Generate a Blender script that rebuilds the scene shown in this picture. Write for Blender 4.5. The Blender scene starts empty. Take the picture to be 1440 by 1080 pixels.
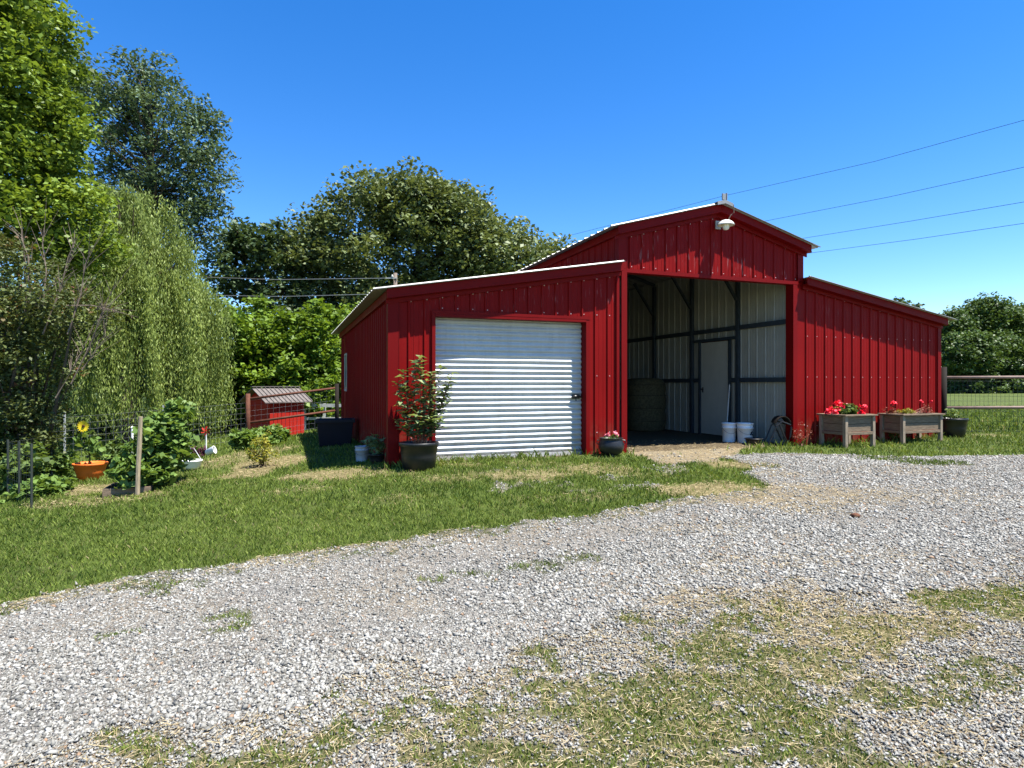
import bpy, math, random
import numpy as np
from math import radians, sin, cos, pi, sqrt
from mathutils import Vector, Matrix
R0 = random.Random(7)
rng = np.random.default_rng(11)
scene = bpy.context.scene
COL = scene.collection
F = 863.0; CX = 720.0; CY = 540.0; CH = 1.12      # focal length in photo pixels, camera height above the barn floor

# ------------------------------------------------------------------ scene tree helpers
def tag(o, label=None, cat=None, group=None, kind=None):
    if label: o['label'] = label
    if cat: o['category'] = cat
    if group: o['group'] = group
    if kind: o['kind'] = kind
    return o

def empty(name, loc=(0, 0, 0), rz=0, label=None, cat=None, group=None):
    o = bpy.data.objects.new(name, None); COL.objects.link(o)
    o.location = loc; o.rotation_euler = (0, 0, rz); o.empty_display_size = 0.2
    return tag(o, label, cat, group)

class MB:
    """collects faces and links them as ONE mesh object"""
    def __init__(s): s.v = []; s.f = []; s.m = []
    def add(s, vs, fs, mi=0):
        b = len(s.v); s.v += [tuple(p) for p in vs]
        for f in fs: s.f.append(tuple(b + i for i in f)); s.m.append(mi)
    def box(s, x0, x1, y0, y1, z0, z1, mi=0):
        s.add([(x0,y0,z0),(x1,y0,z0),(x1,y1,z0),(x0,y1,z0),(x0,y0,z1),(x1,y0,z1),(x1,y1,z1),(x0,y1,z1)],
              [(0,3,2,1),(4,5,6,7),(0,1,5,4),(1,2,6,5),(2,3,7,6),(3,0,4,7)], mi)
    def hexa(s, p, mi=0):       # 8 points, bottom ring then top ring
        s.add(p, [(0,3,2,1),(4,5,6,7),(0,1,5,4),(1,2,6,5),(2,3,7,6),(3,0,4,7)], mi)
    def bar(s, a, b, w, h, mi=0, up=(0, 0, 1)):   # rectangular bar between two points
        a = Vector(a); b = Vector(b); d = (b - a).normalized(); u = Vector(up)
        if abs(d.dot(u)) > .98: u = Vector((0, 1, 0))
        x = d.cross(u).normalized(); y = x.cross(d).normalized()
        p = []
        for c in (a, b):
            for sx, sy in ((-1,-1),(1,-1),(1,1),(-1,1)): p.append(c + x*sx*w/2 + y*sy*h/2)
        s.hexa(p, mi)
    def tube(s, pts, rad, n=6, mi=0, cap=True):
        pts = [Vector(p) for p in pts]; k = len(pts)
        if not hasattr(rad, '__len__'): rad = [rad]*k
        b = len(s.v); ref = Vector((0.13, 0.21, 1))
        for i in range(k):
            d = (pts[min(i+1,k-1)] - pts[max(i-1,0)]).normalized()
            r = ref if abs(d.dot(ref.normalized())) < .95 else Vector((1, .1, 0))
            x = d.cross(r).normalized(); y = d.cross(x)
            for j in range(n):
                a = 2*pi*j/n; s.v.append(tuple(pts[i] + (x*cos(a) + y*sin(a))*rad[i]))
        for i in range(k-1):
            for j in range(n):
                s.f.append((b+i*n+j, b+i*n+(j+1)%n, b+(i+1)*n+(j+1)%n, b+(i+1)*n+j)); s.m.append(mi)
        if cap:
            s.f.append(tuple(b+j for j in range(n))[::-1]); s.m.append(mi)
            s.f.append(tuple(b+(k-1)*n+j for j in range(n))); s.m.append(mi)
    def lathe(s, prof, n=28, mi=0, c=(0,0,0), sx=1, sy=1, wob=0):
        b = len(s.v); k = len(prof)
        for r, z in prof:
            for j in range(n):
                a = 2*pi*j/n; q = r*(1 + wob*sin(3*a+1.3)+wob*sin(5*a))
                s.v.append((c[0]+q*cos(a)*sx, c[1]+q*sin(a)*sy, c[2]+z))
        for i in range(k-1):
            for j in range(n):
                s.f.append((b+i*n+j, b+i*n+(j+1)%n, b+(i+1)*n+(j+1)%n, b+(i+1)*n+j)); s.m.append(mi)
    def disc(s, r, z, n=24, mi=0, c=(0,0)):
        s.add([(c[0]+r*cos(2*pi*j/n), c[1]+r*sin(2*pi*j/n), z) for j in range(n)], [tuple(range(n))], mi)
    def build(s, name, mats, parent=None, smooth=False, bevel=0):
        me = bpy.data.meshes.new(name); me.from_pydata(s.v, [], s.f)
        if not isinstance(mats, (list, tuple)): mats = [mats]
        for m in mats: me.materials.append(m)
        me.polygons.foreach_set('material_index', s.m)
        if smooth: me.polygons.foreach_set('use_smooth', [True]*len(s.f))
        me.update()
        o = bpy.data.objects.new(name, me); COL.objects.link(o)
        if parent: o.parent = parent
        if bevel:
            md = o.modifiers.new('bevel', 'BEVEL'); md.width = bevel; md.segments = 2; md.limit_method = 'ANGLE'
        return o

def np_mesh(name, V, nper, mat, parent=None, tone=None, smooth=False, loops=None, starts=None):
    """V (N*nper,3) verts, each polygon nper consecutive verts"""
    me = bpy.data.meshes.new(name); nv = len(V)
    me.vertices.add(nv); me.vertices.foreach_set('co', np.ascontiguousarray(V, dtype=np.float32).ravel())
    if loops is None: loops = np.arange(nv, dtype=np.int32)
    npoly = len(loops)//nper
    me.loops.add(len(loops)); me.loops.foreach_set('vertex_index', loops.astype(np.int32))
    me.polygons.add(npoly)
    me.polygons.foreach_set('loop_start', np.arange(0, len(loops), nper, dtype=np.int32))
    if tone is not None:
        for k, a in (tone.items() if isinstance(tone, dict) else {'tone': tone}.items()):
            at = me.attributes.new(k, 'FLOAT', 'POINT'); at.data.foreach_set('value', np.ascontiguousarray(a, dtype=np.float32))
    me.materials.append(mat)
    if smooth: me.polygons.foreach_set('use_smooth', np.ones(npoly, dtype=bool))
    me.update(calc_edges=True); me.validate()
    o = bpy.data.objects.new(name, me); COL.objects.link(o)
    if parent: o.parent = parent
    return o

def copy_tree(o, parent=None):
    c = o.copy(); COL.objects.link(c)
    if parent: c.parent = parent
    for ch in list(o.children): copy_tree(ch, c)
    return c

# ------------------------------------------------------------------ materials
def newmat(name):
    m = bpy.data.materials.new(name); m.use_nodes = True
    nt = m.node_tree; b = nt.nodes['Principled BSDF']
    return m, nt, b
def N(nt, t, **kw):
    n = nt.nodes.new(t)
    for k, v in kw.items():
        if k in n.inputs: n.inputs[k].default_value = v
        else: setattr(n, k, v)
    return n
def L(nt, a, b): nt.links.new(a, b)
def ramp(nt, fac, stops, interp='LINEAR'):
    r = nt.nodes.new('ShaderNodeValToRGB'); r.color_ramp.interpolation = interp
    e = r.color_ramp.elements
    while len(e) > 1: e.remove(e[-1])
    for i, (p, c) in enumerate(stops):
        x = e[0] if i == 0 else e.new(p)
        x.position = p; x.color = (*c, 1) if len(c) == 3 else c
    L(nt, fac, r.inputs[0]); return r.outputs[0]
def mix(nt, fac, a, b, mode='MIX'):
    n = nt.nodes.new('ShaderNodeMix'); n.data_type = 'RGBA'; n.blend_type = mode
    for s, x in ((0, fac), (6, a), (7, b)):
        if hasattr(x, 'is_linked') or hasattr(x, 'links'): L(nt, x, n.inputs[s])
        else: n.inputs[s].default_value = x if s == 0 else ((*x, 1) if len(x) == 3 else x)
    return n.outputs[2]
def noise(nt, scale, detail=4, rough=.6, vec=None, dims='3D'):
    n = N(nt, 'ShaderNodeTexNoise', Scale=scale, Detail=detail, Roughness=rough)
    if vec: L(nt, vec, n.inputs['Vector'])
    return n.outputs['Fac']
def coords(nt, which='Object', scale=None):
    tc = nt.nodes.new('ShaderNodeTexCoord'); o = tc.outputs[which]
    if scale:
        mp = nt.nodes.new('ShaderNodeMapping'); mp.inputs['Scale'].default_value = scale
        L(nt, o, mp.inputs[0]); o = mp.outputs[0]
    return o
def bump(nt, b, h, strength=.3, dist=.01):
    n = N(nt, 'ShaderNodeBump', Strength=strength, Distance=dist); L(nt, h, n.inputs['Height']); L(nt, n.outputs[0], b.inputs['Normal'])
def simple(name, col, rough=.6, var=.15, scale=6, metal=0, bmp=0, spec=.5, stretch=None):
    m, nt, b = newmat(name); v = coords(nt, 'Object', stretch)
    if name not in KEEP: col = tuple(x*AL for x in col)
    n = noise(nt, scale, 5, .65, v)
    c2 = tuple(min(1, x*(1+var)) for x in col); c1 = tuple(x*(1-var) for x in col)
    L(nt, ramp(nt, n, [(.3, c1), (.7, c2)]), b.inputs['Base Color'])
    b.inputs['Roughness'].default_value = rough; b.inputs['Metallic'].default_value = metal
    b.inputs['Specular IOR Level'].default_value = spec if rough < .45 else .2
    if bmp: bump(nt, b, n, bmp, .01)
    return m

M = {}
AL = .70
KEEP = ('white_plastic', 'pale_door_paint', 'window_glass', 'screw_heads', 'geranium_petals', 'pink_petals', 'yellow_petal', 'cream_petals', 'orange_plastic', 'frosted_lens')
def red_paint(name, base, worn=True):
    m, nt, b = newmat(name); ob = coords(nt, 'Object')
    big = noise(nt, .9, 3, .5, ob); fine = noise(nt, 9, 6, .7, coords(nt, 'Object', (1, 1, .12)))
    c = ramp(nt, big, [(.3, tuple(x*.86 for x in base)), (.7, tuple(min(1, x*1.12) for x in base))])
    c = mix(nt, .35, c, ramp(nt, fine, [(.3, (base[0]*.8, base[1]*.8, base[2]*.8)), (.75, (base[0]*1.1, base[1]*1.4, base[2]*1.4))]))
    if worn:      # chalky run-marks below the roof line and splashed dirt at the foot
        sp = N(nt, 'ShaderNodeSeparateXYZ'); L(nt, ob, sp.inputs[0])
        mm = noise(nt, 30, 3, .6, coords(nt, 'Object', (1.1, 1.1, .1)))
        m2 = noise(nt, 1.1, 3, .6, ob)
        w1 = ramp(nt, mm, [(.60, (0,0,0)), (.68, (1,1,1))]); w2 = ramp(nt, m2, [(.5, (0,0,0)), (.62, (1,1,1))])
        h = N(nt, 'ShaderNodeMapRange'); L(nt, sp.outputs[2], h.inputs[0])
        h.inputs[1].default_value = 1.9; h.inputs[2].default_value = 2.7
        w = mix(nt, 1.0, mix(nt, 1.0, w1, w2, 'MULTIPLY'), h.outputs[0], 'MULTIPLY')
        w = mix(nt, 1.0, w, (.4, .4, .4), 'MULTIPLY')
        c = mix(nt, w, c, (.40, .28, .28))
        dn = noise(nt, 7, 5, .7, ob)
        h2 = N(nt, 'ShaderNodeMapRange'); L(nt, sp.outputs[2], h2.inputs[0])
        h2.inputs[1].default_value = .6; h2.inputs[2].default_value = 0.0
        d = mix(nt, 1.0, ramp(nt, dn, [(.4, (0,0,0)), (.65, (.7,.7,.7))]), h2.outputs[0], 'MULTIPLY')
        c = mix(nt, d, c, (.14, .075, .045))
    L(nt, c, b.inputs['Base Color'])
    rr = ramp(nt, fine, [(.3, (.46,)*3), (.7, (.60,)*3)]); L(nt, rr, b.inputs['Roughness'])
    b.inputs['Specular IOR Level'].default_value = .10
    n3 = noise(nt, 3.5, 2, .5, coords(nt, 'Object', (1, 1, .5))); bump(nt, b, n3, .12, .01)
    return m
M['red'] = red_paint('red_painted_steel', (.185, .0026, .0024))
M['trim'] = red_paint('red_trim_paint', (.15, .0026, .0028), False)
def metal_sheet(name, col, metal=.5, rough=.42):
    m, nt, b = newmat(name); ob = coords(nt, 'Object')
    n = noise(nt, 2.2, 5, .65, ob); n2 = noise(nt, 14, 4, .7, coords(nt, 'Object', (1, 1, .15)))
    c = ramp(nt, n, [(.3, tuple(x*.85 for x in col)), (.7, tuple(min(1, x*1.12) for x in col))])
    c = mix(nt, .3, c, ramp(nt, n2, [(.35, tuple(x*.72 for x in col)), (.7, col)]))
    L(nt, c, b.inputs['Base Color']); b.inputs['Metallic'].default_value = metal
    L(nt, ramp(nt, n2, [(.3, (rough-.08,)*3), (.7, (rough+.1,)*3)]), b.inputs['Roughness'])
    return m
M['galv'] = metal_sheet('galvalume_sheet', (.27, .27, .26), .4, .5)
M['liner'] = metal_sheet('galvalume_inside', (.30, .305, .27), .0, .55)
M['door_white'] = metal_sheet('white_roller_slats', (.50, .515, .505), .0, .38)
def _grime(m):
    nt = m.node_tree; b = nt.nodes['Principled BSDF']; lk = b.inputs['Base Color'].links[0]; src = lk.from_socket
    sp = N(nt, 'ShaderNodeSeparateXYZ'); L(nt, coords(nt, 'Object'), sp.inputs[0])
    h = N(nt, 'ShaderNodeMapRange'); L(nt, sp.outputs[2], h.inputs[0]); h.inputs[1].default_value = .55; h.inputs[2].default_value = 0.0
    n = noise(nt, 6, 6, .7, coords(nt, 'Object', (1, 1, .5))); f = mix(nt, 1., ramp(nt, n, [(.4, (0,0,0)), (.65, (.8,.8,.8))]), h.outputs[0], 'MULTIPLY')
    n2 = noise(nt, 5, 5, .7, coords(nt, 'Object', (2.5, 1, .25))); c = mix(nt, ramp(nt, n2, [(.52, (0,0,0)), (.75, (.35,.35,.35))]), src, (.30, .29, .26))
    L(nt, mix(nt, f, c, (.26, .21, .15)), b.inputs['Base Color'])
_grime(M['door_white'])
M['steel_dark'] = simple('dark_steel_frame', (.045, .06, .075), .5, .2)
M['inner_door'] = simple('pale_door_paint', (.40, .40, .36), .55, .06)
M['screw'] = simple('screw_heads', (.6, .5, .5), .4, .1)
M['black_plastic'] = simple('black_plastic', (.018, .019, .021), .42, .25, 9)
M['blue_plastic'] = simple('dark_blue_plastic', (.008, .010, .022), .45, .2)
M['iron'] = simple('black_iron', (.02, .021, .023), .42, .3, 12, .2)
M['white_plastic'] = simple('white_plastic', (.78, .79, .80), .4, .06)
M['grey_plastic'] = simple('grey_white_plastic', (.6, .63, .66), .45, .08)
M['orange'] = simple('orange_plastic', (.75, .17, .03), .5, .12)
M['soil'] = simple('potting_soil', (.045, .03, .02), .95, .4, 30, bmp=.6)
M['rust_pipe'] = simple('rusty_pipe', (.13, .05, .03), .8, .35, 14)
M['wood_grey'] = simple('weathered_wood', (.36, .285, .205), .85, .38, 5, bmp=.4, stretch=(8, 8, 1.2))
M['wood_plank'] = simple('weathered_plank', (.25, .185, .125), .85, .38, 5, bmp=.4, stretch=(1.5, 1.5, 14))
M['wood_pale'] = simple('pale_stake_wood', (.42, .34, .22), .8, .3, 8, bmp=.4, stretch=(6, 6, 1))
M['wood_dark'] = simple('dark_wood_post', (.018, .013, .010), .85, .3, 8)
M['wire'] = simple('fence_wire', (.36, .37, .37), .5, .1, metal=.4)
M['tpost'] = simple('pale_t_post', (.6, .6, .57), .6, .15)
M['tdark'] = simple('dark_green_t_post', (.05, .06, .05), .6, .15)
M['cable'] = simple('power_cable', (.05, .10, .16), .7, .1)
M['pole'] = simple('pole_wood', (.20, .16, .13), .8, .2)
M['rail'] = simple('brown_pipe_rail', (.30, .21, .17), .7, .2, 10)
M['bark'] = simple('tree_bark', (.13, .10, .075), .9, .35, 6, bmp=.6, stretch=(3, 3, .6))
M['bark_pale'] = simple('pale_twig_bark', (.20, .155, .12), .8, .25, 9)
M['stem'] = simple('green_stem', (.10, .16, .04), .6, .2)
M['stem_red'] = simple('reddish_stem', (.26, .12, .07), .6, .2)
M['shed_roof'] = simple('brown_grey_roof_metal', (.19, .165, .15), .7, .2, 5, 0)
M['shed_red'] = red_paint('shed_red_boards', (.33, .018, .012), False)
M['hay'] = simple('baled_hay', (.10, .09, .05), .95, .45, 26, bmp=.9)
M['concrete'] = simple('pale_block', (.5, .48, .45), .9, .2, 20)
M['clay'] = simple('brown_clod', (.16, .07, .04), .9, .3, 12)
M['glass'] = simple('window_glass', (.05, .07, .09), .08, .1)
M['lampglass'] = simple('frosted_lens', (.75, .78, .72), .25, .05)
M['red_plastic'] = simple('red_plastic', (.5, .03, .02), .5, .1)
M['yellow'] = simple('yellow_petal', (.85, .62, .03), .6, .1)
M['brown'] = simple('flower_disc', (.10, .05, .02), .9, .2)
M['geranium'] = simple('geranium_petals', (.85, .03, .06), .55, .25, 40)
M['pinkfl'] = simple('pink_petals', (.85, .28, .34), .6, .2, 40)
M['creamfl'] = simple('cream_petals', (.75, .68, .45), .6, .2, 40)

def leafmat(name, dark, light, trans=.32, rough=.5, tip=None):
    m = bpy.data.materials.new(name); m.use_nodes = True; nt = m.node_tree
    b = nt.nodes['Principled BSDF']; out = nt.nodes['Material Output']
    dark = tuple(x*AL for x in dark); light = tuple(x*AL for x in light); tip = tip and tuple(x*AL for x in tip)
    at = N(nt, 'ShaderNodeAttribute', attribute_name='tone')
    stops = [(.0, dark), (1, light)] if tip is None else [(.0, dark), (.8, light), (.97, tip)]
    c = ramp(nt, at.outputs['Fac'], stops)
    L(nt, c, b.inputs['Base Color']); b.inputs['Roughness'].default_value = rough
    b.inputs['Specular IOR Level'].default_value = .22
    t = N(nt, 'ShaderNodeBsdfTranslucent')
    L(nt, mix(nt, 1.0, c, (1.25, 1.15, .55), 'MULTIPLY'), t.inputs[0])
    ms = N(nt, 'ShaderNodeMixShader'); ms.inputs[0].default_value = trans
    L(nt, b.outputs[0], ms.inputs[1]); L(nt, t.outputs[0], ms.inputs[2]); L(nt, ms.outputs[0], out.inputs[0])
    return m
LF = {
 'maple': leafmat('maple_leaves', (0.064, 0.118, 0.018), (0.296, 0.423, 0.066)),
 'tall': leafmat('grey_green_leaves', (0.059, 0.105, 0.062), (0.194, 0.283, 0.163), .25),
 'willow': leafmat('willow_leaves', (0.103, 0.162, 0.031), (0.415, 0.513, 0.130)),
 'oak': leafmat('oak_leaves', (0.051, 0.081, 0.026), (0.263, 0.325, 0.131), .22),
 'dark': leafmat('dark_leaves', (0.039, 0.074, 0.035), (0.141, 0.211, 0.088), .22),
 'bush': leafmat('bright_bush_leaves', (0.068, 0.129, 0.015), (0.257, 0.402, 0.052), .35),
 'far': leafmat('far_tree_leaves', (0.034, 0.072, 0.023), (0.143, 0.230, 0.058), .25),
 'myrtle': leafmat('myrtle_leaves', (0.047, 0.068, 0.024), (0.176, 0.216, 0.068), .25, tip=(.22, .10, .06)),
 'vine': leafmat('broad_vine_leaves', (0.081, 0.161, 0.029), (0.276, 0.414, 0.103), .35),
 'pot': leafmat('long_pot_leaves', (0.065, 0.122, 0.031), (0.388, 0.489, 0.230), .3, .4),
 'hosta': leafmat('garden_leaves', (.05, .10, .02), (.22, .32, .09), .35),
 'yellow': leafmat('yellow_green_leaves', (.15, .18, .02), (.50, .46, .07), .3),
 'purple': leafmat('purple_leaves', (.05, .012, .03), (.16, .04, .08), .2),
 'redleaf': leafmat('reddish_leaves', (.12, .03, .02), (.40, .14, .09), .2),
 'grass': leafmat('grass_blades', (0.076, 0.138, 0.018), (0.334, 0.426, 0.082), .3, .6, tip=(.44, .37, .18)),
 'straw': leafmat('straw_pieces', (.24, .17, .08), (.66, .54, .31), .1, .7),
}

# ------------------------------------------------------------------ terrain height
CP = [(0,0,-.52),(0,2.4,-.50),(-3,2.4,-.54),(3,2.4,-.47),(-4,4.5,-.48),(0,4.5,-.37),(3,4.5,-.30),(6,4.5,-.22),(-2,6.5,-.28),
      (-5,6.5,-.42),(1,7,-.15),(4,7,-.10),(8,7,-.05),(-1.7,8.5,-.04),(0,9.1,-.02),(2,9.8,0),(4,10.4,0),(7,11.6,.0),
      (-2.6,9.2,-.09),(-4.6,16,-.12),(-3.2,12,-.06),(-4,9,-.2),(-5,8,-.34),(-6.2,8,-.42),(-7,10,-.42),(-9,12,-.66),(-8,8,-.5),
      (-5,11,-.2),(-6.9,16,-.48),(-9.5,19.6,-.72),(-12,25,-.85),(-13,16,-.8),(2,13,0),(0,12,0),(1,16,0),(4.5,14,0),(6.5,12.5,0),
      (-2,17,-.1),(8,12.3,.03),(11,13.5,.08),(12,9,.02),(16,15,.1),(20,30,.12),(40,62,.15),(-20,45,-1.),(0,45,-.6),(-11,5,-.7),
      (-8,1,-.7),(10,1,-.3),(0,-8,-.7),(-25,20,-1.1),(70,70,.3),(-80,80,-1),(0,150,0),(-60,-60,-1),(60,-60,-.6),(120,60,.3),(-120,20,-1)]
cp = np.array(CP, float)
def _phi(r2): return .5*r2*np.log(r2 + 1e-9)
def _tps():
    n = len(cp); d2 = ((cp[:, None, :2]-cp[None, :, :2])**2).sum(-1)
    K = _phi(d2) + np.eye(n)*.6; P = np.c_[np.ones(n), cp[:, :2]]
    A = np.zeros((n+3, n+3)); A[:n, :n] = K; A[:n, n:] = P; A[n:, :n] = P.T
    return np.linalg.solve(A, np.r_[cp[:, 2], 0, 0, 0])
_w = _tps()
def hgt(x, y):
    x = np.asarray(x, float); y = np.asarray(y, float); sh = x.shape; x = x.ravel(); y = y.ravel()
    z = _w[-3] + _w[-2]*x + _w[-1]*y
    for i in range(len(cp)): z = z + _w[i]*_phi((x-cp[i, 0])**2 + (y-cp[i, 1])**2)
    far = np.clip((np.hypot(x, y)-60)/80, 0, 1); z = np.clip(z*(1-far), -1.6, .5)
    return z.reshape(sh)
def H(x, y): return float(hgt(np.array([x]), np.array([y]))[0])
def vnoise(x, y, s, seed=0):
    x = np.asarray(x)*s + seed*17.3; y = np.asarray(y)*s - seed*9.1
    xi = np.floor(x).astype(np.int64); yi = np.floor(y).astype(np.int64); fx = x-xi; fy = y-yi
    fx = fx*fx*(3-2*fx); fy = fy*fy*(3-2*fy)
    def h(a, b):
        n = (a*374761393 + b*668265263 + seed*144665) & 0xffffffff
        n = ((n ^ (n >> 13))*1274126177) & 0xffffffff
        return ((n ^ (n >> 16)) & 0xffff)/65535.
    return (h(xi, yi)*(1-fx)+h(xi+1, yi)*fx)*(1-fy) + (h(xi, yi+1)*(1-fx)+h(xi+1, yi+1)*fx)*fy
def fbm(x, y, s, seed=0, o=4):
    t = 0; a = .5; n = 0
    for i in range(o): t = t + a*vnoise(x, y, s*2**i, seed+i); n += a; a *= .55
    return t/n
def G(px, py):
    """point of the ground seen at a place of the photo: its real position"""
    lo, hi = 1.5, 80.
    f = lambda D: CH-(py-CY)/F*D - H((px-CX)/F*D, D)
    D = 1.5
    while D < 80 and f(D) > 0: D *= 1.04
    lo = D/1.04; hi = D
    for _ in range(14):
        m = (lo+hi)/2
        if f(m) > 0: lo = m
        else: hi = m
    D = (lo+hi)/2; X = (px-CX)/F*D
    return X, D, H(X, D)
def W(px, py, D): return Vector(((px-CX)/F*D, D, CH-(py-CY)/F*D))
def inpoly(x, y, poly):
    r = np.zeros(x.shape, bool); n = len(poly)
    for i in range(n):
        x1, y1 = poly[i]; x2, y2 = poly[(i+1) % n]
        c = ((y1 > y) != (y2 > y)); r ^= c & (x < (x2-x1)*(y-y1)/((y2-y1)+1e-12)+x1)
    return r
def wpoly(pp): return [G(*p)[:2] for p in pp]
DRIVE = wpoly([(-60,872),(0,850),(130,824),(270,798),(400,783),(500,771),(600,756),(700,739),(800,729),(880,716),(940,703),(1010,696),
               (1078,684),(1052,668),(1060,655),(1010,642),(1090,637),(1200,640),(1300,642),(1440,641)]) + [(14, 9.6), (14, 6.2)] + \
        wpoly([(1440,805),(1300,830),(1150,835),(1000,850),(900,892),(750,905),(600,925),(450,958),(300,1000),(150,1050)]) + [(-2.2, 2.0), (-9, .8), (-13, 3)]
def blob(px, py, rx, ry, k):
    x, y, _ = G(px, py); rX = rx/F*y; y2 = G(px, py+ry)[1]; y3 = G(px, py-ry)[1]
    return (x, y, rX, max((y3-y2)/2, .05), k)
# green tufts and patches in the gravel (strength), gravel patches in the grass, straw
TUFT = [blob(*b) for b in [(330,868,30,7,1),(322,888,26,10,1),(205,893,16,6,.9),(160,902,30,5,.9),(300,873,14,4,.8),(600,818,22,6,.9),(660,808,50,7,.6),
   (760,800,50,9,.7),(815,787,40,8,.7),(700,812,30,5,.5),(210,826,50,9,.7),(25,858,22,8,.9),(280,822,30,5,.5),(1070,655,30,4,.8),(1310,652,60,5,.8),(1240,645,50,3,.8),
   (900,960,60,14,.8),(1000,930,80,25,1),(1060,980,130,38,1),(960,1000,140,28,.9),(1180,1050,130,30,1),(900,1055,200,25,.9),(700,1040,150,30,.75),(620,980,90,18,.6),
   (300,1062,150,22,.7),(1120,905,90,20,.8),(1250,880,90,22,.6),(1400,850,90,28,.9),(1360,960,120,30,.5),(1440,1000,60,40,.6),(800,985,90,22,.65),(520,1030,100,25,.6),(750,935,60,10,.5),(1230,960,80,25,.75),(1090,870,60,10,.4),(930,890,60,10,.4)]]
PATCH = [blob(*b) for b in [(760,680,60,5,.42),(820,690,70,4,.42),(940,660,40,6,.5),(1150,712,60,6,.3),(720,658,60,3,.42),(900,684,40,3,.7),(700,685,18,10,.6),(690,665,14,8,.4),(860,672,30,4,.5),(780,1005,45,18,.9),(900,950,40,10,.5),(1320,1010,130,40,1),(860,910,60,12,.6),(1010,945,40,8,.9),(1150,960,50,10,.4),(60,1075,60,20,1)]]
STRAW = [blob(*b) for b in [(1120,700,150,22,.75),(1000,690,90,12,.8),(1300,700,120,16,.45),(1240,660,90,6,.5),(840,660,60,8,.7),(740,668,70,8,.75),(640,672,60,6,.6),(800,700,90,6,.45),(480,668,90,6,.7),(420,690,60,6,.5),(130,705,110,8,.6),(260,680,60,6,.5),(350,640,60,10,.6),(560,700,80,5,.35),(960,640,70,5,1),(1040,655,60,6,.9),(1100,668,40,6,.6),(1000,745,120,10,.7),(1150,715,110,9,.6),(900,745,60,6,.4),(1080,800,130,16,.85),(1010,850,110,14,.8),(1200,870,170,40,.9),
   (1150,930,120,28,.8),(1300,900,120,34,.7),(1040,770,120,10,.5),(380,652,48,9,1.7),(345,668,34,6,1.3),(450,668,60,6,1.5),(540,668,60,4,.6),(700,668,60,6,.45),(120,690,70,7,.9),(760,652,60,5,.5),(900,668,50,5,.5),(650,655,40,4,.6),
   (230,830,50,8,.5),(600,968,200,20,.35),(300,940,200,20,.25),(1380,1040,80,30,.5),(1250,620,20,3,.6),(1390,612,30,2.5,.7),(980,625,90,8,.7),(1200,780,110,14,.6)]]
def field(x, y, bl):
    r = np.zeros(np.shape(x))
    for (a, b, rx, ry, k) in bl:
        d = ((x-a)/rx)**2 + ((y-b)/ry)**2
        r = np.maximum(r, k*np.clip(1.5-d, 0, 1))
    return r
P0 = Vector((-1.721, 8.634, 0)); TH = radians(20.32)
UX, UY = cos(TH), sin(TH)
def BW(u, v, z=0): return Vector((P0.x + u*UX - v*UY, P0.y + u*UY + v*UX, z))
def uv_of(x, y):
    dx = x-P0.x; dy = y-P0.y; return dx*UX + dy*UY, -dx*UY + dy*UX
BL = 7.8
def masks(x, y):
    am = np.where(y < 4.6+.5*x, 3.0, 1.0)
    wx = x + .22*am*(fbm(x, y, 2.2, 3)-.5) ; wy = y + .30*am*(fbm(x, y, 2.2, 8)-.5)
    wx = wx + .10*(vnoise(x, y, 11, 5)-.5); wy = wy + .10*(vnoise(x, y, 11, 6)-.5) + .14*(fbm(x, y, 22, 7, 2)-.5); wx = wx + .10*(fbm(x, y, 24, 9, 2)-.5)
    dr = inpoly(wx, wy, DRIVE).astype(float)
    low = (~dr.astype(bool)) & (y < 5 + .5*x)     # worn verge nearest the camera
    g = dr.copy()
    tf = field(wx, wy, TUFT)*1.0; n = .35*fbm(x, y, 7, 21) + .65*(.5+1.15*(fbm(x, y, 19, 23, 3)-.5))
    verge = low.astype(float)
    cover = np.where(low, .33 + 1.0*tf, tf)                 # how green the verge is
    gr = np.clip((cover*.62 - n + .22)*4.0, 0, 1)
    pt = field(wx, wy, PATCH)
    grass_on = np.where(dr > .5, np.clip((tf*1.1-n*.9)*3.5, 0, 1), np.where(low, gr*(1-.85*pt), 1.0))
    grass_on = np.where((pt*1.1 > n) & (~low), grass_on*.2, grass_on)
    e1 = (dr > .5) & ~inpoly(wx-.05, wy+.30, DRIVE) & (y > 5+.5*x) & (x < 3); e2 = e1 & ~inpoly(wx-.03, wy+.13, DRIVE)
    grass_on = np.where((e2 & (n > .47)) | (e1 & (n > .56)), .9, grass_on)
    u, v = uv_of(x, y); inside = (u > 0) & (u < 11.09) & (v > 0.05) & (v < BL)
    st = np.clip(field(wx, wy, STRAW)*np.where(y > 6, 1.9, 1.25) - 1.1*(.5*fbm(x, y, 5, 31)+.5*fbm(x, y, 13, 33)), 0, 1)
    st = np.where(e1, np.maximum(st, np.clip(2.6*(fbm(x, y, 2.5, 71)-.42), 0, .9)), st)
    st = np.where(low, np.maximum(st, .62*np.clip(fbm(x, y, 9, 72)-.18, 0, 1)), st)
    grass_on = np.where(inside, 0, grass_on)
    u, v = uv_of(x + .8*(fbm(x, y, 1.7, 14)-.5) + .25*(fbm(x, y, 9, 15)-.5), y + .8*(fbm(x, y, 1.7, 16)-.5) + .25*(fbm(x, y, 9, 17)-.5))
    apron = (~inside) & (u > 3.75) & (u < 7.3) & (v > -1.15) & (v < .5) & (u < 6.2+1.0*v)
    grass_on = np.where(apron, grass_on*.1, grass_on)
    st = np.where(inside, .5*fbm(x, y, 5, 2), np.where(apron, np.clip(1.7*fbm(x, y, 6, 19), .35, 1), st))
    return grass_on, st, dr, verge, inside

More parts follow.
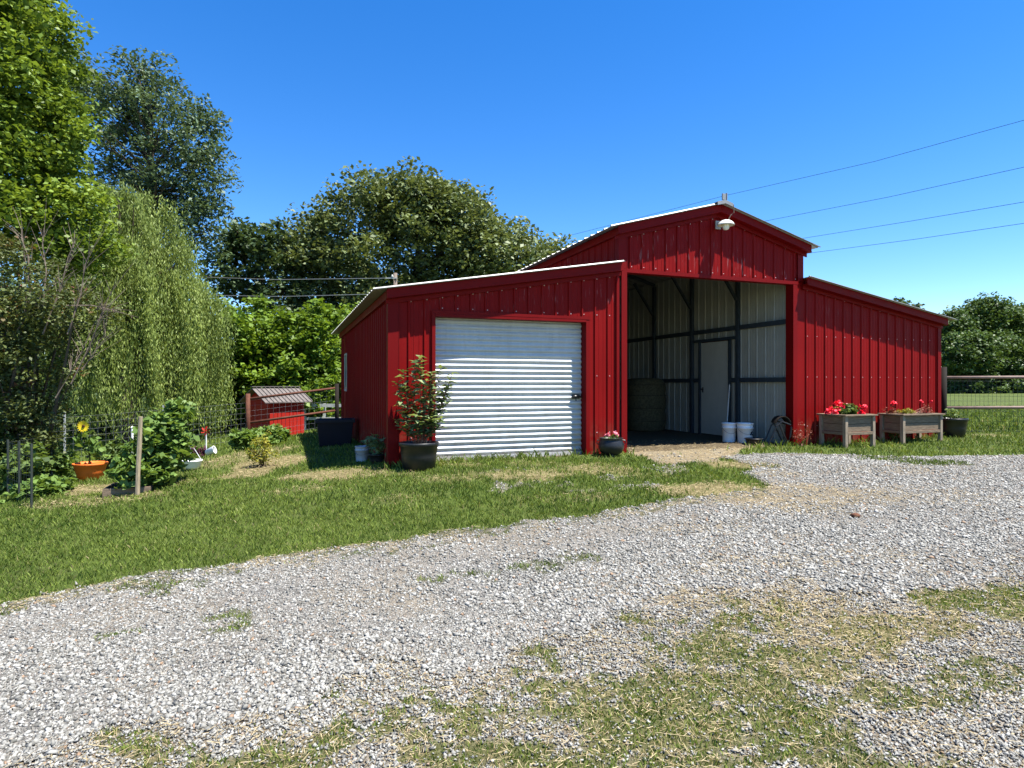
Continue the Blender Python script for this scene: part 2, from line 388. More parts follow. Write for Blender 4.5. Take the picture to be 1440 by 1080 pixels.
def axis(a, b, step, lo, hi):
    c = list(np.arange(a, b, step)); s = step; p = c[-1]
    while p < hi: s *= 1.17; p += s; c.append(p)
    s = step; p = a
    while p > lo: s *= 1.17; p -= s; c.insert(0, p)
    return np.array(c)
ax = axis(-9, 13, .07, -420, 420); ay = axis(1.6, 14, .07, -60, 900)
GX, GY = np.meshgrid(ax, ay); gx = GX.ravel(); gy = GY.ravel()
gz = hgt(gx, gy) + .030*(fbm(gx, gy, 1.3, 40)-.5) + .02*(fbm(gx, gy, 5, 44)-.5)
near = (gy < 16) & (gy > 1) & (np.abs(gx) < 16)
m_gr = np.ones(len(gx)); m_st = np.zeros(len(gx)); m_dr = np.zeros(len(gx)); m_vg = np.zeros(len(gx)); m_in = np.zeros(len(gx))
a, b_, c_, d_, e_ = masks(gx[near], gy[near]); m_gr[near] = a; m_st[near] = b_; m_dr[near] = c_; m_vg[near] = d_; m_in[near] = e_
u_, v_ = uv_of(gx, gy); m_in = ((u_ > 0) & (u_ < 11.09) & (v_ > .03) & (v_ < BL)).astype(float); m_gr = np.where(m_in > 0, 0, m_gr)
nx, ny = len(ax), len(ay)
ii, jj = np.meshgrid(np.arange(nx-1), np.arange(ny-1)); q = (jj*nx+ii).ravel()
quads = np.c_[q, q+1, q+nx+1, q+nx]

def ground_mat():
    m, nt, b = newmat('ground_grass_and_dirt'); ob = coords(nt, 'Object')
    gr = N(nt, 'ShaderNodeAttribute', attribute_name='grass').outputs['Fac']
    st = N(nt, 'ShaderNodeAttribute', attribute_name='straw').outputs['Fac']
    vg = N(nt, 'ShaderNodeAttribute', attribute_name='verge').outputs['Fac']
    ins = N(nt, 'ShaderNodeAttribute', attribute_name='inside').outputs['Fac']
    n1 = noise(nt, 45, 6, .75, ob); n2 = noise(nt, 1.6, 4, .6, ob); n3 = noise(nt, .35, 6, .7, ob)
    g = ramp(nt, n1, [(.28, (.030, .048, .008)), (.5, (.10, .145, .025)), (.72, (.21, .235, .06))])
    g = mix(nt, ramp(nt, n2, [(.45, (0,0,0)), (.75, (.6,.6,.6))]), g, ramp(nt, n1, [(.3, (.05, .045, .018)), (.7, (.17, .15, .07))]))
    g = mix(nt, ramp(nt, n3, [(.4, (0,0,0)), (.7, (.45,.45,.45))]), g, (.15, .155, .05))
    n5 = noise(nt, 1.1, 8, .8, ob); g = mix(nt, ramp(nt, n5, [(.4, (.55,.55,.55)), (.62, (0,0,0))]), g, (.05, .085, .015))
    vo = N(nt, 'ShaderNodeTexVoronoi', Scale=42.); L(nt, ob, vo.inputs['Vector'])
    sepc = N(nt, 'ShaderNodeSeparateColor'); L(nt, vo.outputs['Color'], sepc.inputs[0])
    peb = ramp(nt, sepc.outputs[0], [(0, (.16, .14, .11)), (.5, (.34, .32, .28)), (1, (.52, .50, .46))])
    dirt = mix(nt, ramp(nt, n1, [(.4, (0,0,0)), (.6, (1,1,1))]), (.22, .17, .11), peb)
    g = mix(nt, mix(nt, 1., vg, (.45,.45,.45), 'MULTIPLY'), g, ramp(nt, n1, [(.3, (.05, .04, .02)), (.5, (.14, .12, .07)), (.7, (.34, .30, .21))]))
    c = mix(nt, gr, dirt, g)
    sc = ramp(nt, n1, [(.3, (.16, .11, .05)), (.7, (.46, .36, .20))])
    c = mix(nt, mix(nt, 1., st, (.6,.6,.6), 'MULTIPLY'), c, sc)
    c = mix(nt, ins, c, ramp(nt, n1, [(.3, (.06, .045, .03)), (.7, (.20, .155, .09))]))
    L(nt, mix(nt, 1., c, (AL, AL, AL), 'MULTIPLY'), b.inputs['Base Color']); b.inputs['Roughness'].default_value = .95; b.inputs['Specular IOR Level'].default_value = .15
    bump(nt, b, n1, .8, .03)
    return m
def gravel_mat():
    m, nt, b = newmat('driveway_gravel'); ob = coords(nt, 'Object')
    st = N(nt, 'ShaderNodeAttribute', attribute_name='straw').outputs['Fac']
    gr = N(nt, 'ShaderNodeAttribute', attribute_name='grass').outputs['Fac']
    vo = N(nt, 'ShaderNodeTexVoronoi', Scale=38.); L(nt, ob, vo.inputs['Vector'])
    v2 = N(nt, 'ShaderNodeTexVoronoi', Scale=85.); L(nt, ob, v2.inputs['Vector'])
    s1 = N(nt, 'ShaderNodeSeparateColor'); L(nt, vo.outputs['Color'], s1.inputs[0])
    s2 = N(nt, 'ShaderNodeSeparateColor'); L(nt, v2.outputs['Color'], s2.inputs[0])
    stone = [(0, (.09, .083, .07)), (.35, (.21, .198, .175)), (.7, (.34, .322, .288)), (1, (.48, .455, .41))]
    c = mix(nt, .45, ramp(nt, s1.outputs[0], stone), ramp(nt, s2.outputs[1], stone))
    n1 = noise(nt, 1.2, 4, .6, ob); n4 = noise(nt, 22, 5, .7, ob)
    c = mix(nt, ramp(nt, n1, [(.36, (0,0,0)), (.62, (.8,.8,.8))]), c, ramp(nt, n4, [(.3, (.20, .16, .11)), (.7, (.38, .33, .25))]))
    sm = ramp(nt, n4, [(.4, (.2,.2,.2)), (.6, (.9,.9,.9))])
    c = mix(nt, mix(nt, 1., st, sm, 'MULTIPLY'), c, ramp(nt, n4, [(.3, (.20, .15, .07)), (.7, (.46, .37, .22))]))
    c = mix(nt, mix(nt, 1., gr, (.7, .7, .7), 'MULTIPLY'), c, (.06, .07, .02))
    L(nt, mix(nt, 1., c, (AL, AL, AL), 'MULTIPLY'), b.inputs['Base Color']); b.inputs['Roughness'].default_value = .9; b.inputs['Specular IOR Level'].default_value = .2
    ad = N(nt, 'ShaderNodeMath', operation='ADD'); L(nt, vo.outputs['Distance'], ad.inputs[0]); L(nt, v2.outputs['Distance'], ad.inputs[1])
    inv = N(nt, 'ShaderNodeMath', operation='MULTIPLY'); L(nt, ad.outputs[0], inv.inputs[0]); inv.inputs[1].default_value = -1
    bump(nt, b, inv.outputs[0], .9, .02)
    return m
M['ground'] = ground_mat(); M['gravel'] = gravel_mat()
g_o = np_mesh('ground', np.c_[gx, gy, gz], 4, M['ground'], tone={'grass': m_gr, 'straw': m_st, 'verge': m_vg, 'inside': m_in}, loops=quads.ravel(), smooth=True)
tag(g_o, kind='structure')
fd = m_dr[quads].mean(1) > .5
dq = quads[fd]; uniq, inv_ = np.unique(dq, return_inverse=True)
d_o = np_mesh('gravel_driveway', np.c_[gx[uniq], gy[uniq], gz[uniq]+.008], 4, M['gravel'], tone={'grass': m_gr[uniq], 'straw': m_st[uniq]}, loops=inv_.ravel(), smooth=True)
tag(d_o, kind='structure')

def on_ground(x, y):
    return hgt(x, y) + .030*(fbm(x, y, 1.3, 40)-.5) + .02*(fbm(x, y, 5, 44)-.5)
def scatter(n, x0, x1, y0, y1, dens):
    """rejection sampling on the ground, dens(x,y)->0..1"""
    x = rng.uniform(x0, x1, n); y = rng.uniform(y0, y1, n)
    vis = (np.abs(x) < y*.95+1.2)
    x = x[vis]; y = y[vis]; k = rng.random(len(x)) < dens(x, y)
    return x[k], y[k]
# --- loose stones
def stone_mesh():
    xs = []; ys = []; ss = []
    for (y0, y1, n, s) in ((2.0, 4.2, 210000, .0068), (4.2, 6.5, 190000, .0083), (6.5, 9.5, 170000, .0095), (9.5, 12.5, 40000, .012)):
        def dens(x, y):
            g, st, dr, vg, ins = masks(x, y)
            d = np.where(dr > .5, 1-.6*g-.25*st, np.where(vg > .5, 1.0*(1-.88*g)*(1-.45*st), .35*np.clip(1-g-.3, 0, 1)*(1-ins)*(1-st)))
            al = x*.88+y*.47; ac = -x*.47+y*.88; q = fbm(al*.30, ac*1.25, 1.0, 77)*.65+fbm(x, y, 3.1, 78)*.35; d = np.where(dr > .5, d*np.clip(.12+2.9*(q-.30), .12, 1), d)
            return np.clip(d, 0, 1)
        x, y = scatter(n, -.95*y1-1.2, .95*y1+1.2, y0, y1, dens)
        xs.append(x); ys.append(y); ss.append(s*rng.lognormal(0, .38, len(x)))
    x = np.concatenate(xs); y = np.concatenate(ys); s = np.concatenate(ss)*(.75+.75*fbm(x, y, .6, 79)); s = np.clip(s, .0035, .019); s = np.where(masks(x, y)[3] > .5, np.minimum(s*.85, .012), s); n = len(x)
    base = np.array([(1,0,0),(-1,0,0),(0,1,0),(0,-1,0),(0,0,1),(0,0,-1)], float)
    tri = np.array([(0,2,4),(2,1,4),(1,3,4),(3,0,4),(2,0,5),(1,2,5),(3,1,5),(0,3,5)])
    V = base[None]*rng.uniform(.6, 1.3, (n, 6, 1)) + rng.normal(0, .28, (n, 6, 3))
    V *= s[:, None, None]*np.stack([rng.uniform(.8, 1.35, n), rng.uniform(.7, 1.1, n), rng.uniform(.5, .85, n)], 1)[:, None, :]
    a = rng.uniform(0, 2*pi, n); t = rng.normal(0, .5, n)
    ca, sa, ct, st = np.cos(a), np.sin(a), np.cos(t), np.sin(t)
    Y = V[:, :, 1]*ct[:, None]-V[:, :, 2]*st[:, None]; Z = V[:, :, 1]*st[:, None]+V[:, :, 2]*ct[:, None]; X = V[:, :, 0]
    X, Y = X*ca[:, None]-Y*sa[:, None], X*sa[:, None]+Y*ca[:, None]
    vgs = masks(x, y)[3]; z = on_ground(x, y) + .006 + s*np.where(vgs > .5, -.05, .30)
    V = np.stack([X+x[:, None], Y+y[:, None], Z+z[:, None]], -1).reshape(-1, 3)
    loops = (np.arange(n)[:, None, None]*6 + tri[None]).reshape(-1)
    m, nt, b = newmat('loose_limestone')
    at = N(nt, 'ShaderNodeAttribute', attribute_name='tone').outputs['Fac']
    c = ramp(nt, at, [(0, (.13, .127, .112)), (.25, (.235, .23, .205)), (.6, (.35, .343, .31)), (.93, (.49, .48, .435)), (.97, (.51, .50, .45)), (.985, (.33, .22, .14))])
    L(nt, mix(nt, 1., c, (AL, AL, AL), 'MULTIPLY'), b.inputs['Base Color']); b.inputs['Roughness'].default_value = .8; b.inputs['Specular IOR Level'].default_value = .3
    o = np_mesh('gravel', V, 3, m, tone=np.repeat(rng.random(n), 6), loops=loops)
    tag(o, 'loose pale grey limestone chips covering the driveway', 'gravel', kind='stuff')
stone_mesh()
# --- grass blades
def blades(name, label, cat, x, y, h, w, mat, lean=.5, tone=None, z=None):
    n = len(x); z = on_ground(x, y) if z is None else z
    a = rng.uniform(0, 2*pi, n); la = rng.uniform(0, 2*pi, n); ln = rng.uniform(.1, 1, n)*lean*h
    bx = np.cos(a)*w/2; by = np.sin(a)*w/2
    p0 = np.stack([x-bx, y-by, z], 1); p1 = np.stack([x+bx, y+by, z], 1)
    mx = x+np.cos(la)*ln*.35; my = y+np.sin(la)*ln*.35
    p2 = np.stack([mx+bx*.75, my+by*.75, z+h*.6], 1); p3 = np.stack([x+np.cos(la)*ln, y+np.sin(la)*ln, z+h], 1)
    V = np.stack([p0, p1, p2, p3], 1).reshape(-1, 3)
    t = rng.beta(2.2, 2.2, n) if tone is None else tone
    o = np_mesh(name, V, 4, mat, tone=np.repeat(t, 4))
    return tag(o, label, cat, kind='stuff')
def grass_all():
    X = []; Y = []; Hh = []; Ww = []; T = []
    for (y0, y1, n, h, w) in ((2.0, 4.3, 300000, .020, .0048), (4.3, 6.5, 190000, .028, .0065), (6.5, 9.2, 190000, .036, .009), (9.2, 13.5, 80000, .045, .014), (13.5, 26, 150000, .075, .026)):
        def dens(x, y):
            g, st, dr, vg, ins = masks(x, y)
            d = g*np.where((dr > .5) | (vg > .5), .85, 1.0)*(1-.95*st)*(1-ins)
            cl = .6*fbm(x, y, 16, 90)+.4*fbm(x, y, 5, 91)
            return np.clip(d*np.clip(.10+2.2*(cl-.22), 0, 1), 0, 1)
        x, y = scatter(n, -.95*y1-1, .95*y1+1, y0, y1, dens)
        g, st, dr, vg, ins = masks(x, y)
        X.append(x); Y.append(y)
        hh = h*rng.uniform(.6, 1.4, len(x))*np.where(g > .9, 1.1, .8)*(.75+.6*fbm(x, y, 2.5, 60)); uu, vv_ = uv_of(x, y); hh = hh*np.where((vv_ > -.22) & (vv_ < .1) & (uu > -.1) & (uu < 11.3), 1+1.6*rng.random(len(x))**2, 1); Hh.append(hh); Ww.append(np.full(len(x), w)*rng.uniform(.7, 1.3, len(x)))
        t = np.clip(rng.beta(2, 2.6, len(x))*.72 + .5*(fbm(x, y, 1.3, 55)-.45) + .4*(fbm(x, y, 8, 57)-.5) + np.where(rng.random(len(x)) < .05+.30*st+.13*vg, .55, 0), 0, 1); T.append(t)
    x, y = map(np.concatenate, (X, Y))
    blades('grass', 'short green lawn grass in front of and beside the barn', 'grass', x, y, np.concatenate(Hh), np.concatenate(Ww), LF['grass'], .9, np.concatenate(T))
grass_all()
def straw_all():
    X = []; Y = []
    for (y0, y1, n) in ((2.0, 4.5, 110000), (4.5, 8, 90000), (8, 12, 80000)):
        def dens(x, y):
            g, st, dr, vg, ins = masks(x, y); return np.clip(st*.9+.05*vg, 0, 1)
        x, y = scatter(n, -.95*y1, .95*y1, y0, y1, dens); X.append(x); Y.append(y)
    x, y = map(np.concatenate, (X, Y)); n = len(x); z = on_ground(x, y) + rng.uniform(.012, .035, n)
    ln = rng.uniform(.012, .055, n)*np.where(rng.random(n) < .02, 3.0, 1); w = .0012+.0005*y*rng.uniform(.4, 1, n)
    a = rng.uniform(0, 2*pi, n); t = rng.normal(0, .12, n)
    d = np.stack([np.cos(a), np.sin(a), t], 1)*ln[:, None]/2; s = np.stack([-np.sin(a), np.cos(a), rng.normal(0, .3, n)], 1)*w[:, None]/2
    c = np.stack([x, y, z], 1)
    V = np.stack([c-d-s, c+d-s, c+d+s, c-d+s], 1).reshape(-1, 3)
    o = np_mesh('straw', V, 4, LF['straw'], tone=np.repeat(rng.random(n), 4)); tag(o, 'dry yellow straw scattered over the gravel and barn apron', 'straw', kind='stuff')
straw_all()

# ------------------------------------------------------------------ the barn
SL = 1/6.0; SC = .272
W1, W2, W3 = 3.686, 7.470, 11.095       # left lean-to | centre | right lean-to along the front
FO = .22                                # roof overhang at the front
def zl(u): return 2.45 + SL*u           # underside line of the left lean-to roof
def zr(u): return 2.45 + SL*(W3-u)
ZE = 3.665; UM = (W1+W2)/2
def zc(u): return ZE + SC*(min(u, W2+W1-u)-W1)
barn = empty('metal_barn', P0, TH, 'large red ribbed metal barn with raised open centre aisle and two lean-to wings', 'barn')

def rib_profile(a, b, first, pitch=.2286, hr=.020):
    """(position, outward offset) along a ribbed sheet from a to b"""
    pts = [(a, 0)]; c = first
    while c < b - .03:
        if c > a + .03:
            pts += [(c-.021, 0), (c-.010, hr), (c+.010, hr), (c+.021, 0)]
            for k in (1/3., 2/3.):
                m = c + pitch*k
                if m < b-.03: pts += [(m-.010, 0), (m-.004, .0035), (m+.004, .0035), (m+.010, 0)]
        c += pitch
    pts.append((b, 0)); return pts
def ribbed(mb, a, b, z0, z1, plane, out, first, hr=.02, mi=0, screws=None, along='u', smi=1):
    """vertical ribbed sheet. along u at v=plane (front/back) or along v at u=plane (sides)."""
    pr = rib_profile(a, b, first, hr=hr); vs = []; fs = []
    f0 = z0 if callable(z0) else (lambda q: z0); f1 = z1 if callable(z1) else (lambda q: z1)
    P = (lambda q, o, z: (q, plane+out*o, z)) if along == 'u' else (lambda q, o, z: (plane+out*o, q, z))
    for q, o in pr: vs += [P(q, o, f0(q)), P(q, o, f1(q))]
    for i in range(len(pr)-1): fs.append((2*i, 2*i+2, 2*i+3, 2*i+1))
    mb.add(vs, fs, mi)
    if screws:
        c = first
        while c < b-.03:
            if c > a+.03:
                for zs in screws:
                    z = zs(c) if callable(zs) else zs
                    if f0(c) < z < f1(c):
                        for du in (.032,):
                            s = .006
                            p = [P(c+du+x, y, z+w) for x, y, w in ((-s,0,-s),(s,0,-s),(s,.008,-s),(-s,.008,-s),(-s,0,s),(s,0,s),(s,.008,s),(-s,.008,s))]
                            mb.hexa(p, smi)
            c += .2286
RM = [M['red'], M['screw']]
d0, d1, dz = .650, 3.070, 2.13           # roller door opening
mb = MB()
ribbed(mb, .0, d0-.03, -.06, zl, 0, -1, .27, screws=[.35, 1.25, lambda u: zl(u)-.2])
ribbed(mb, d0-.03, d1+.03, dz+.03, zl, 0, -1, .27+.2286*2, screws=[dz+.09, lambda u: zl(u)-.2])
ribbed(mb, d1+.03, W1, -.03, zl, 0, -1, .27+.2286*13, screws=[.35, 1.25, dz+.09, lambda u: zl(u)-.2])
mb.build('front_wall', RM, barn)
mb = MB(); ribbed(mb, W1, W2, 2.97, zc, 0, -1, W1+.19, screws=[3.03, lambda u: zc(u)-.2]); mb.build('gable_wall', RM, barn)
mb = MB(); ribbed(mb, 7.33, W3, -.03, zr, 0, -1, 7.33+.26, screws=[.35, 1.25, 2.0, lambda u: zr(u)-.2]); mb.build('front_wall', RM, barn)
mb = MB()
ribbed(mb, 0, 6.2, -.25, 2.45, 0, -1, .15, along='v', screws=[1.25])
ribbed(mb, 6.2, 6.75, -.25, .95, 0, -1, .15+.2286*27, along='v'); ribbed(mb, 6.2, 6.75, 1.85, 2.45, 0, -1, .15+.2286*27, along='v')
ribbed(mb, 6.75, BL, -.25, 2.45, 0, -1, .15+.2286*29, along='v')
mb.build('side_wall', RM, barn)
mb = MB(); ribbed(mb, 0, BL, -.05, 2.45, W3, 1, .15, along='v'); mb.build('side_wall', RM, barn)
mb = MB()
ribbed(mb, 0, W1, -.2, zl, BL, 1, .2); ribbed(mb, W1, W2, -.2, zc, BL, 1, W1+.1); ribbed(mb, W2, W3, -.2, zr, BL, 1, W2+.1)
mb.build('back_wall', RM, barn)
for pl, o in ((W1, -1), (W2, 1)):
    mb = MB(); ribbed(mb, 0, BL, 2.95, ZE, pl, o, .15, along='v'); mb.build('upper_wall', RM, barn)
# inside sheeting of the aisle
def inner(pl, o, gaps=()):
    mb = MB(); segs = []; a = .03
    for g0, g1, gz in gaps: ribbed(mb, a, g0, -.03, ZE, pl, o, .12, hr=.016, along='v'); ribbed(mb, g0, g1, gz, ZE, pl, o, .12+.2286*int(g0/.2286), hr=.016, along='v'); a = g1
    ribbed(mb, a, BL-.01, -.03, ZE, pl, o, .12+.2286*int(max(0, a-.12)/.2286), hr=.016, along='v'); return mb
inner(7.40, -1, [(1.80, 2.76, 2.06)]).build('inner_wall', M['liner'], barn)
inner(W1+.06, 1).build('inner_wall', M['liner'], barn)
mb = MB(); ribbed(mb, W1+.07, 7.39, -.03, zc, BL-.04, -1, W1+.2, hr=.016); mb.build('inner_wall', M['liner'], barn)

# roofs: ribbed sheet with thickness
def roof(name, ua, za, ub, zb, v0, v1, mat=None):
    mb = MB(); pr = rib_profile(v0, v1, v0+.05, hr=.019); L_ = sqrt((ub-ua)**2+(zb-za)**2); nx_, nz_ = -(zb-za)/L_, (ub-ua)/L_
    if nz_ < 0: nx_, nz_ = -nx_, -nz_
    vs = []; k = len(pr)
    for q, o in pr:
        o += .007
        vs += [(ua+nx_*o, q, za+nz_*o), (ub+nx_*o, q, zb+nz_*o), (ua+nx_*(o-.006), q, za+nz_*(o-.006)), (ub+nx_*(o-.006), q, zb+nz_*(o-.006))]
    fs = []
    for i in range(k-1):
        a = 4*i; b = a+4
        fs += [(a, b, b+1, a+1), (a+2, a+3, b+3, b+2), (a, a+2, b+2, b), (a+1, b+1, b+3, a+3)]
    fs += [(0, 1, 3, 2), (4*k-4, 4*k-2, 4*k-1, 4*k-3)]
    mb.add(vs, fs); return mb.build(name, mat or M['galv'], barn)
EO = .25
roof('lean_to_roof', -EO, zl(-EO), W1-.022, zl(W1-.022), -FO, BL+.2)
roof('lean_to_roof', W3+EO, zr(W3+EO), W2+.022, zr(W2+.022), -FO, BL+.2)
roof('main_roof', W1-EO, ZE-SC*EO, UM-.002, zc(UM), -FO, BL+.2)
roof('main_roof', W2+EO, ZE-SC*EO, UM+.002, zc(UM), -FO, BL+.2)
mb = MB()
for s in (-1, 1):
    a, b = UM, UM+s*.16; za, zb = zc(UM)+.045, zc(UM)+.045-SC*.16
    mb.hexa([(a,-FO-.03,za-.012),(b,-FO-.03,zb-.012),(b,BL+.22,zb-.012),(a,BL+.22,za-.012),(a,-FO-.03,za),(b,-FO-.03,zb),(b,BL+.22,zb),(a,BL+.22,za)])
    mb.hexa([(a,-FO-.034,za-.06),(b,-FO-.034,zb-.06),(b,-FO-.024,zb-.06),(a,-FO-.024,za-.06),(a,-FO-.034,za-.013),(b,-FO-.034,zb-.013),(b,-FO-.024,zb-.013),(a,-FO-.024,za-.013)])
mb.build('ridge_cap', M['galv'], barn)
# rake boards (front overhang boxed) and eave boards
def slant(mb, ua, za, ub, zb, y0, y1, t0, t1, mi=0):
    mb.hexa([(ua,y0,za+t0),(ub,y0,zb+t0),(ub,y1,zb+t0),(ua,y1,za+t0),(ua,y0,za+t1),(ub,y0,zb+t1),(ub,y1,zb+t1),(ua,y1,za+t1)], mi)
def rake(ua, fa, ub, fb):
    mb = MB()
    slant(mb, ua, fa, ub, fb, -FO+.070, -FO+.092, -.135, -.003)
    slant(mb, ua, fa, ub, fb, -FO+.064, -FO+.0695, -.135, -.112)
    slant(mb, ua, fa, ub, fb, -FO+.0925, -.028, -.135, -.118)
    slant(mb, ua, fa, ub, fb, -.045, -.022, -.20, -.137)
    mb.build('rake_trim', M['trim'], barn)
rake(-.06, zl(-.06), W1-.005, zl(W1-.005)); rake(W3+.06, zr(W3+.06), W2+.005, zr(W2+.005))
rake(W1-.10, zc(W1)-SC*.10, UM-.001, zc(UM)); rake(W2+.10, zc(W1)-SC*.10, UM+.001, zc(UM))
for (u0, zb, s) in ((0, 2.45, -1), (W3, 2.45, 1), (W1, ZE, -1), (W2, ZE, 1)):
    mb = MB(); x0, x1 = sorted((u0+s*.024, u0+s*.06)); mb.box(x0, x1, -FO+.10, BL+.02, zb-.15, zb-.03)
    mb.build('eave_trim', M['trim'], barn)
def corner(u, w, s, z0, z1, side=True):
    mb = MB(); mb.box(u, u+s*w, -.030, -.022, z0, z1) if s > 0 else mb.box(u-w, u, -.030, -.022, z0, z1)
    mb.box(u+s*w-.006*(s>0), u+s*w+.006*(s<0), -.034, -.0305, z0, z1)
    if side: mb.box(min(u, u-s*.03), max(u, u-s*.03), -.030, .10, z0, z1)
    mb.build('corner_trim', M['trim'], barn)
corner(0, .13, 1, -.08, zl(0)-.14); corner(W3, .07, -1, -.03, zr(W3)-.14)
corner(W1, .13, 1, 2.99, zc(W1)-.13); corner(W2, .10, -1, 2.99, zc(W2)-.13)
mb = MB(); mb.box(W1-.07, W1-.02, -.034, -.022, -.02, 2.92); mb.box(W1+.015, W1+.115, -.045, -.022, -.02, 2.97); mb.box(W1+.10, W1+.115, -.022, .09, -.02, 2.97)
mb.build('jamb_trim', M['trim'], barn)
mb = MB(); mb.box(7.255, 7.35, -.040, -.022, -.03, 2.97); mb.box(7.255, 7.27, -.022, .14, -.03, 2.97); mb.build('jamb_trim', M['trim'], barn)
mb = MB(); mb.box(W1+.015, 7.37, -.042, -.022, 2.925, 2.985); mb.box(W1+.10, 7.26, -.022, .10, 2.925, 2.94); mb.build('header_trim', M['trim'], barn)
# roller door with its frame
mb = MB(); mb.box(d0-.05, d0, -.034, -.023, -.03, dz+.005); mb.box(d0-.004, d0, -.023, .16, -.03, dz-.035)
mb.box(d1, d1+.06, -.034, -.023, -.03, dz+.005); mb.box(d1, d1+.004, -.023, .16, -.03, dz-.035)
mb.box(d0-.05, d1+.06, -.040, -.023, dz+.006, dz+.05); mb.box(d0, d1, -.023, .16, dz-.035, dz-.03); mb.box(d0, d1, -.038, -.024, dz-.036, dz+.004)
mb.build('door_trim', M['trim'], barn)
mb = MB(); vs = []; fs = []; pitch = .0815; ns = 10; zb = .055; k = 0
while zb + k*pitch/ns < dz-.0:
    z = zb + k*pitch/ns; ph = (k % ns)/ns
    o = .027*max(0, sin(pi*min(1, ph/.84)))**.9
    vs += [(d0+.005, .15-o, z), (d1-.005, .15-o, z)]; k += 1
fs = [(2*i, 2*i+1, 2*i+3, 2*i+2) for i in range(k-1)]
mb.add(vs, fs)
rd = mb.build('roller_door', M['door_white'], barn)
mb = MB(); mb.box(d0+.005, d1-.005, .118, .155, -.01, .052); mb.build('bottom_bar', M['door_white'], rd)
mb = MB(); mb.tube([(2.88,.10,.90),(2.93,.09,.925),(3.0,.09,.93),(3.05,.10,.91)], [.012,.02,.02,.012], 8); mb.box(2.90, 3.02, .10, .125, .885, .955)
mb.tube([(2.95,.09,.90),(2.95,.085,.85)], .008, 6); mb.build('latch', M['iron'], rd)
# small window in the side wall
mb = MB(); y0, y1, z0, z1 = 6.2, 6.75, .95, 1.85
for b in ((y0,y0+.04,z0,z1),(y1-.04,y1,z0,z1),(y0+.04,y1-.04,z0,z0+.04),(y0+.04,y1-.04,z1-.04,z1)): mb.box(-.024, .02, *b)
wf = mb.build('window', M['tpost'], barn); mb = MB(); mb.box(-.010, -.004, y0+.04, y1-.04, z0+.04, z1-.04); mb.build('pane', M['glass'], wf)
# steel frame seen in the aisle
for vv in (1.52, 3.04, 4.56, 6.08):
    for uu, s in ((7.383, -1), (W1+.077, 1)):
        a, b = sorted((uu, uu+s*.07)); mb = MB(); mb.box(a, b, vv-.04, vv+.04, -.02, 3.56); mb.build('post', M['steel_dark'], barn)
        mb = MB(); mb.bar((uu+s*.075, vv, 2.85), (uu+s*.62, vv, 3.62), .05, .05); mb.build('brace', M['steel_dark'], barn)
    for uu in (W1+.10, 7.36): mb = MB(); mb.bar((uu, vv, 3.60), (UM, vv, zc(UM)-.06), .05, .07); mb.build('rafter', M['steel_dark'], barn)
for z in (1.20, 2.28):
    mb = MB(); cuts = [.10, 1.47, 1.57, 1.76, 2.80, 2.99, 3.09, 4.51, 4.61, 6.03, 6.13, BL-.06]
    segs = [(.10,1.475),(1.565,1.755),(2.805,2.995),(3.085,4.515),(4.605,6.035),(6.125,BL-.06)] if z < 2 else [(.10,1.475),(1.565,2.995),(3.085,4.515),(4.605,6.035),(6.125,BL-.06)]
    for a, b in segs: mb = MB(); mb.box(7.335, 7.383, a, b, z-.045, z+.045); mb.build('girt', M['steel_dark'], barn)
    for a, b in ((.10,1.475),(1.565,2.995),(3.085,4.515),(4.605,6.035),(6.125,BL-.06)): mb = MB(); mb.box(W1+.078, W1+.125, a, b, z-.045, z+.045); mb.build('girt', M['steel_dark'], barn)
mb = MB(); mb.box(7.33, 7.383, 1.565, 2.995, 2.05, 2.11); mb.build('girt', M['steel_dark'], barn)
# walk-through door in the aisle wall
mb = MB(); mb.box(7.34, 7.385, 1.76, 1.815, -.02, 2.045); mb.box(7.34, 7.385, 2.745, 2.80, -.02, 2.045); mb.build('door_frame', M['steel_dark'], barn)
mb = MB(); mb.box(7.375, 7.405, 1.82, 2.74, .02, 2.035); dd = mb.build('inner_door', M['inner_door'], barn)
mb = MB(); mb.box(7.368, 7.3745, 2.66, 2.70, .93, 1.05); mb.tube([(7.368,2.68,1.0),(7.34,2.68,1.0),(7.32,2.68,1.0)], [.012,.012,.026], 10); mb.build('door_knob', M['iron'], dd)
# yard light on the gable
lu = UM+.02
mb = MB(); mb.box(lu-.05, lu+.05, -.045, -.022, 3.78, 3.92); mb.bar((lu, -.045, 3.87), (lu, -.20, 3.86), .045, .04)
li = mb.build('yard_light', M['tpost'], barn)
mb = MB(); c = (lu, -.235, 3.80)
mb.lathe([(.045,.085),(.075,.075),(.115,.045),(.135,.015),(.140,0),(.132,-.004),(.11,.012),(.07,.03),(.04,.035)], 24, c=c); mb.build('reflector', M['lampglass'], li, smooth=True)
mb = MB(); mb.lathe([(.001,-.085),(.04,-.075),(.055,-.045),(.055,-.005),(.07,.01),(.04,.034)], 18, c=c); mb.build('lens', M['lampglass'], li, smooth=True)
mb = MB(); mb.tube([(UM+.17,-FO-.03,zc(UM)-.02),(UM+.17,-FO-.035,zc(UM)-.16),(UM+.13,-.235,3.99),(lu+.06,-.22,3.90),(lu+.01,-.21,3.87)], .007, 6); mb.build('wire', M['bark_pale'], li)
mb = MB(); mb.box(UM-.05, UM+.030, -.24, -.215, zc(UM)+.046, zc(UM)+.15); mb.box(UM+.031, UM+.04, -.25, -.17, zc(UM)+.046, zc(UM)+.165); mb.build('ridge_bracket', M['galv'], barn)

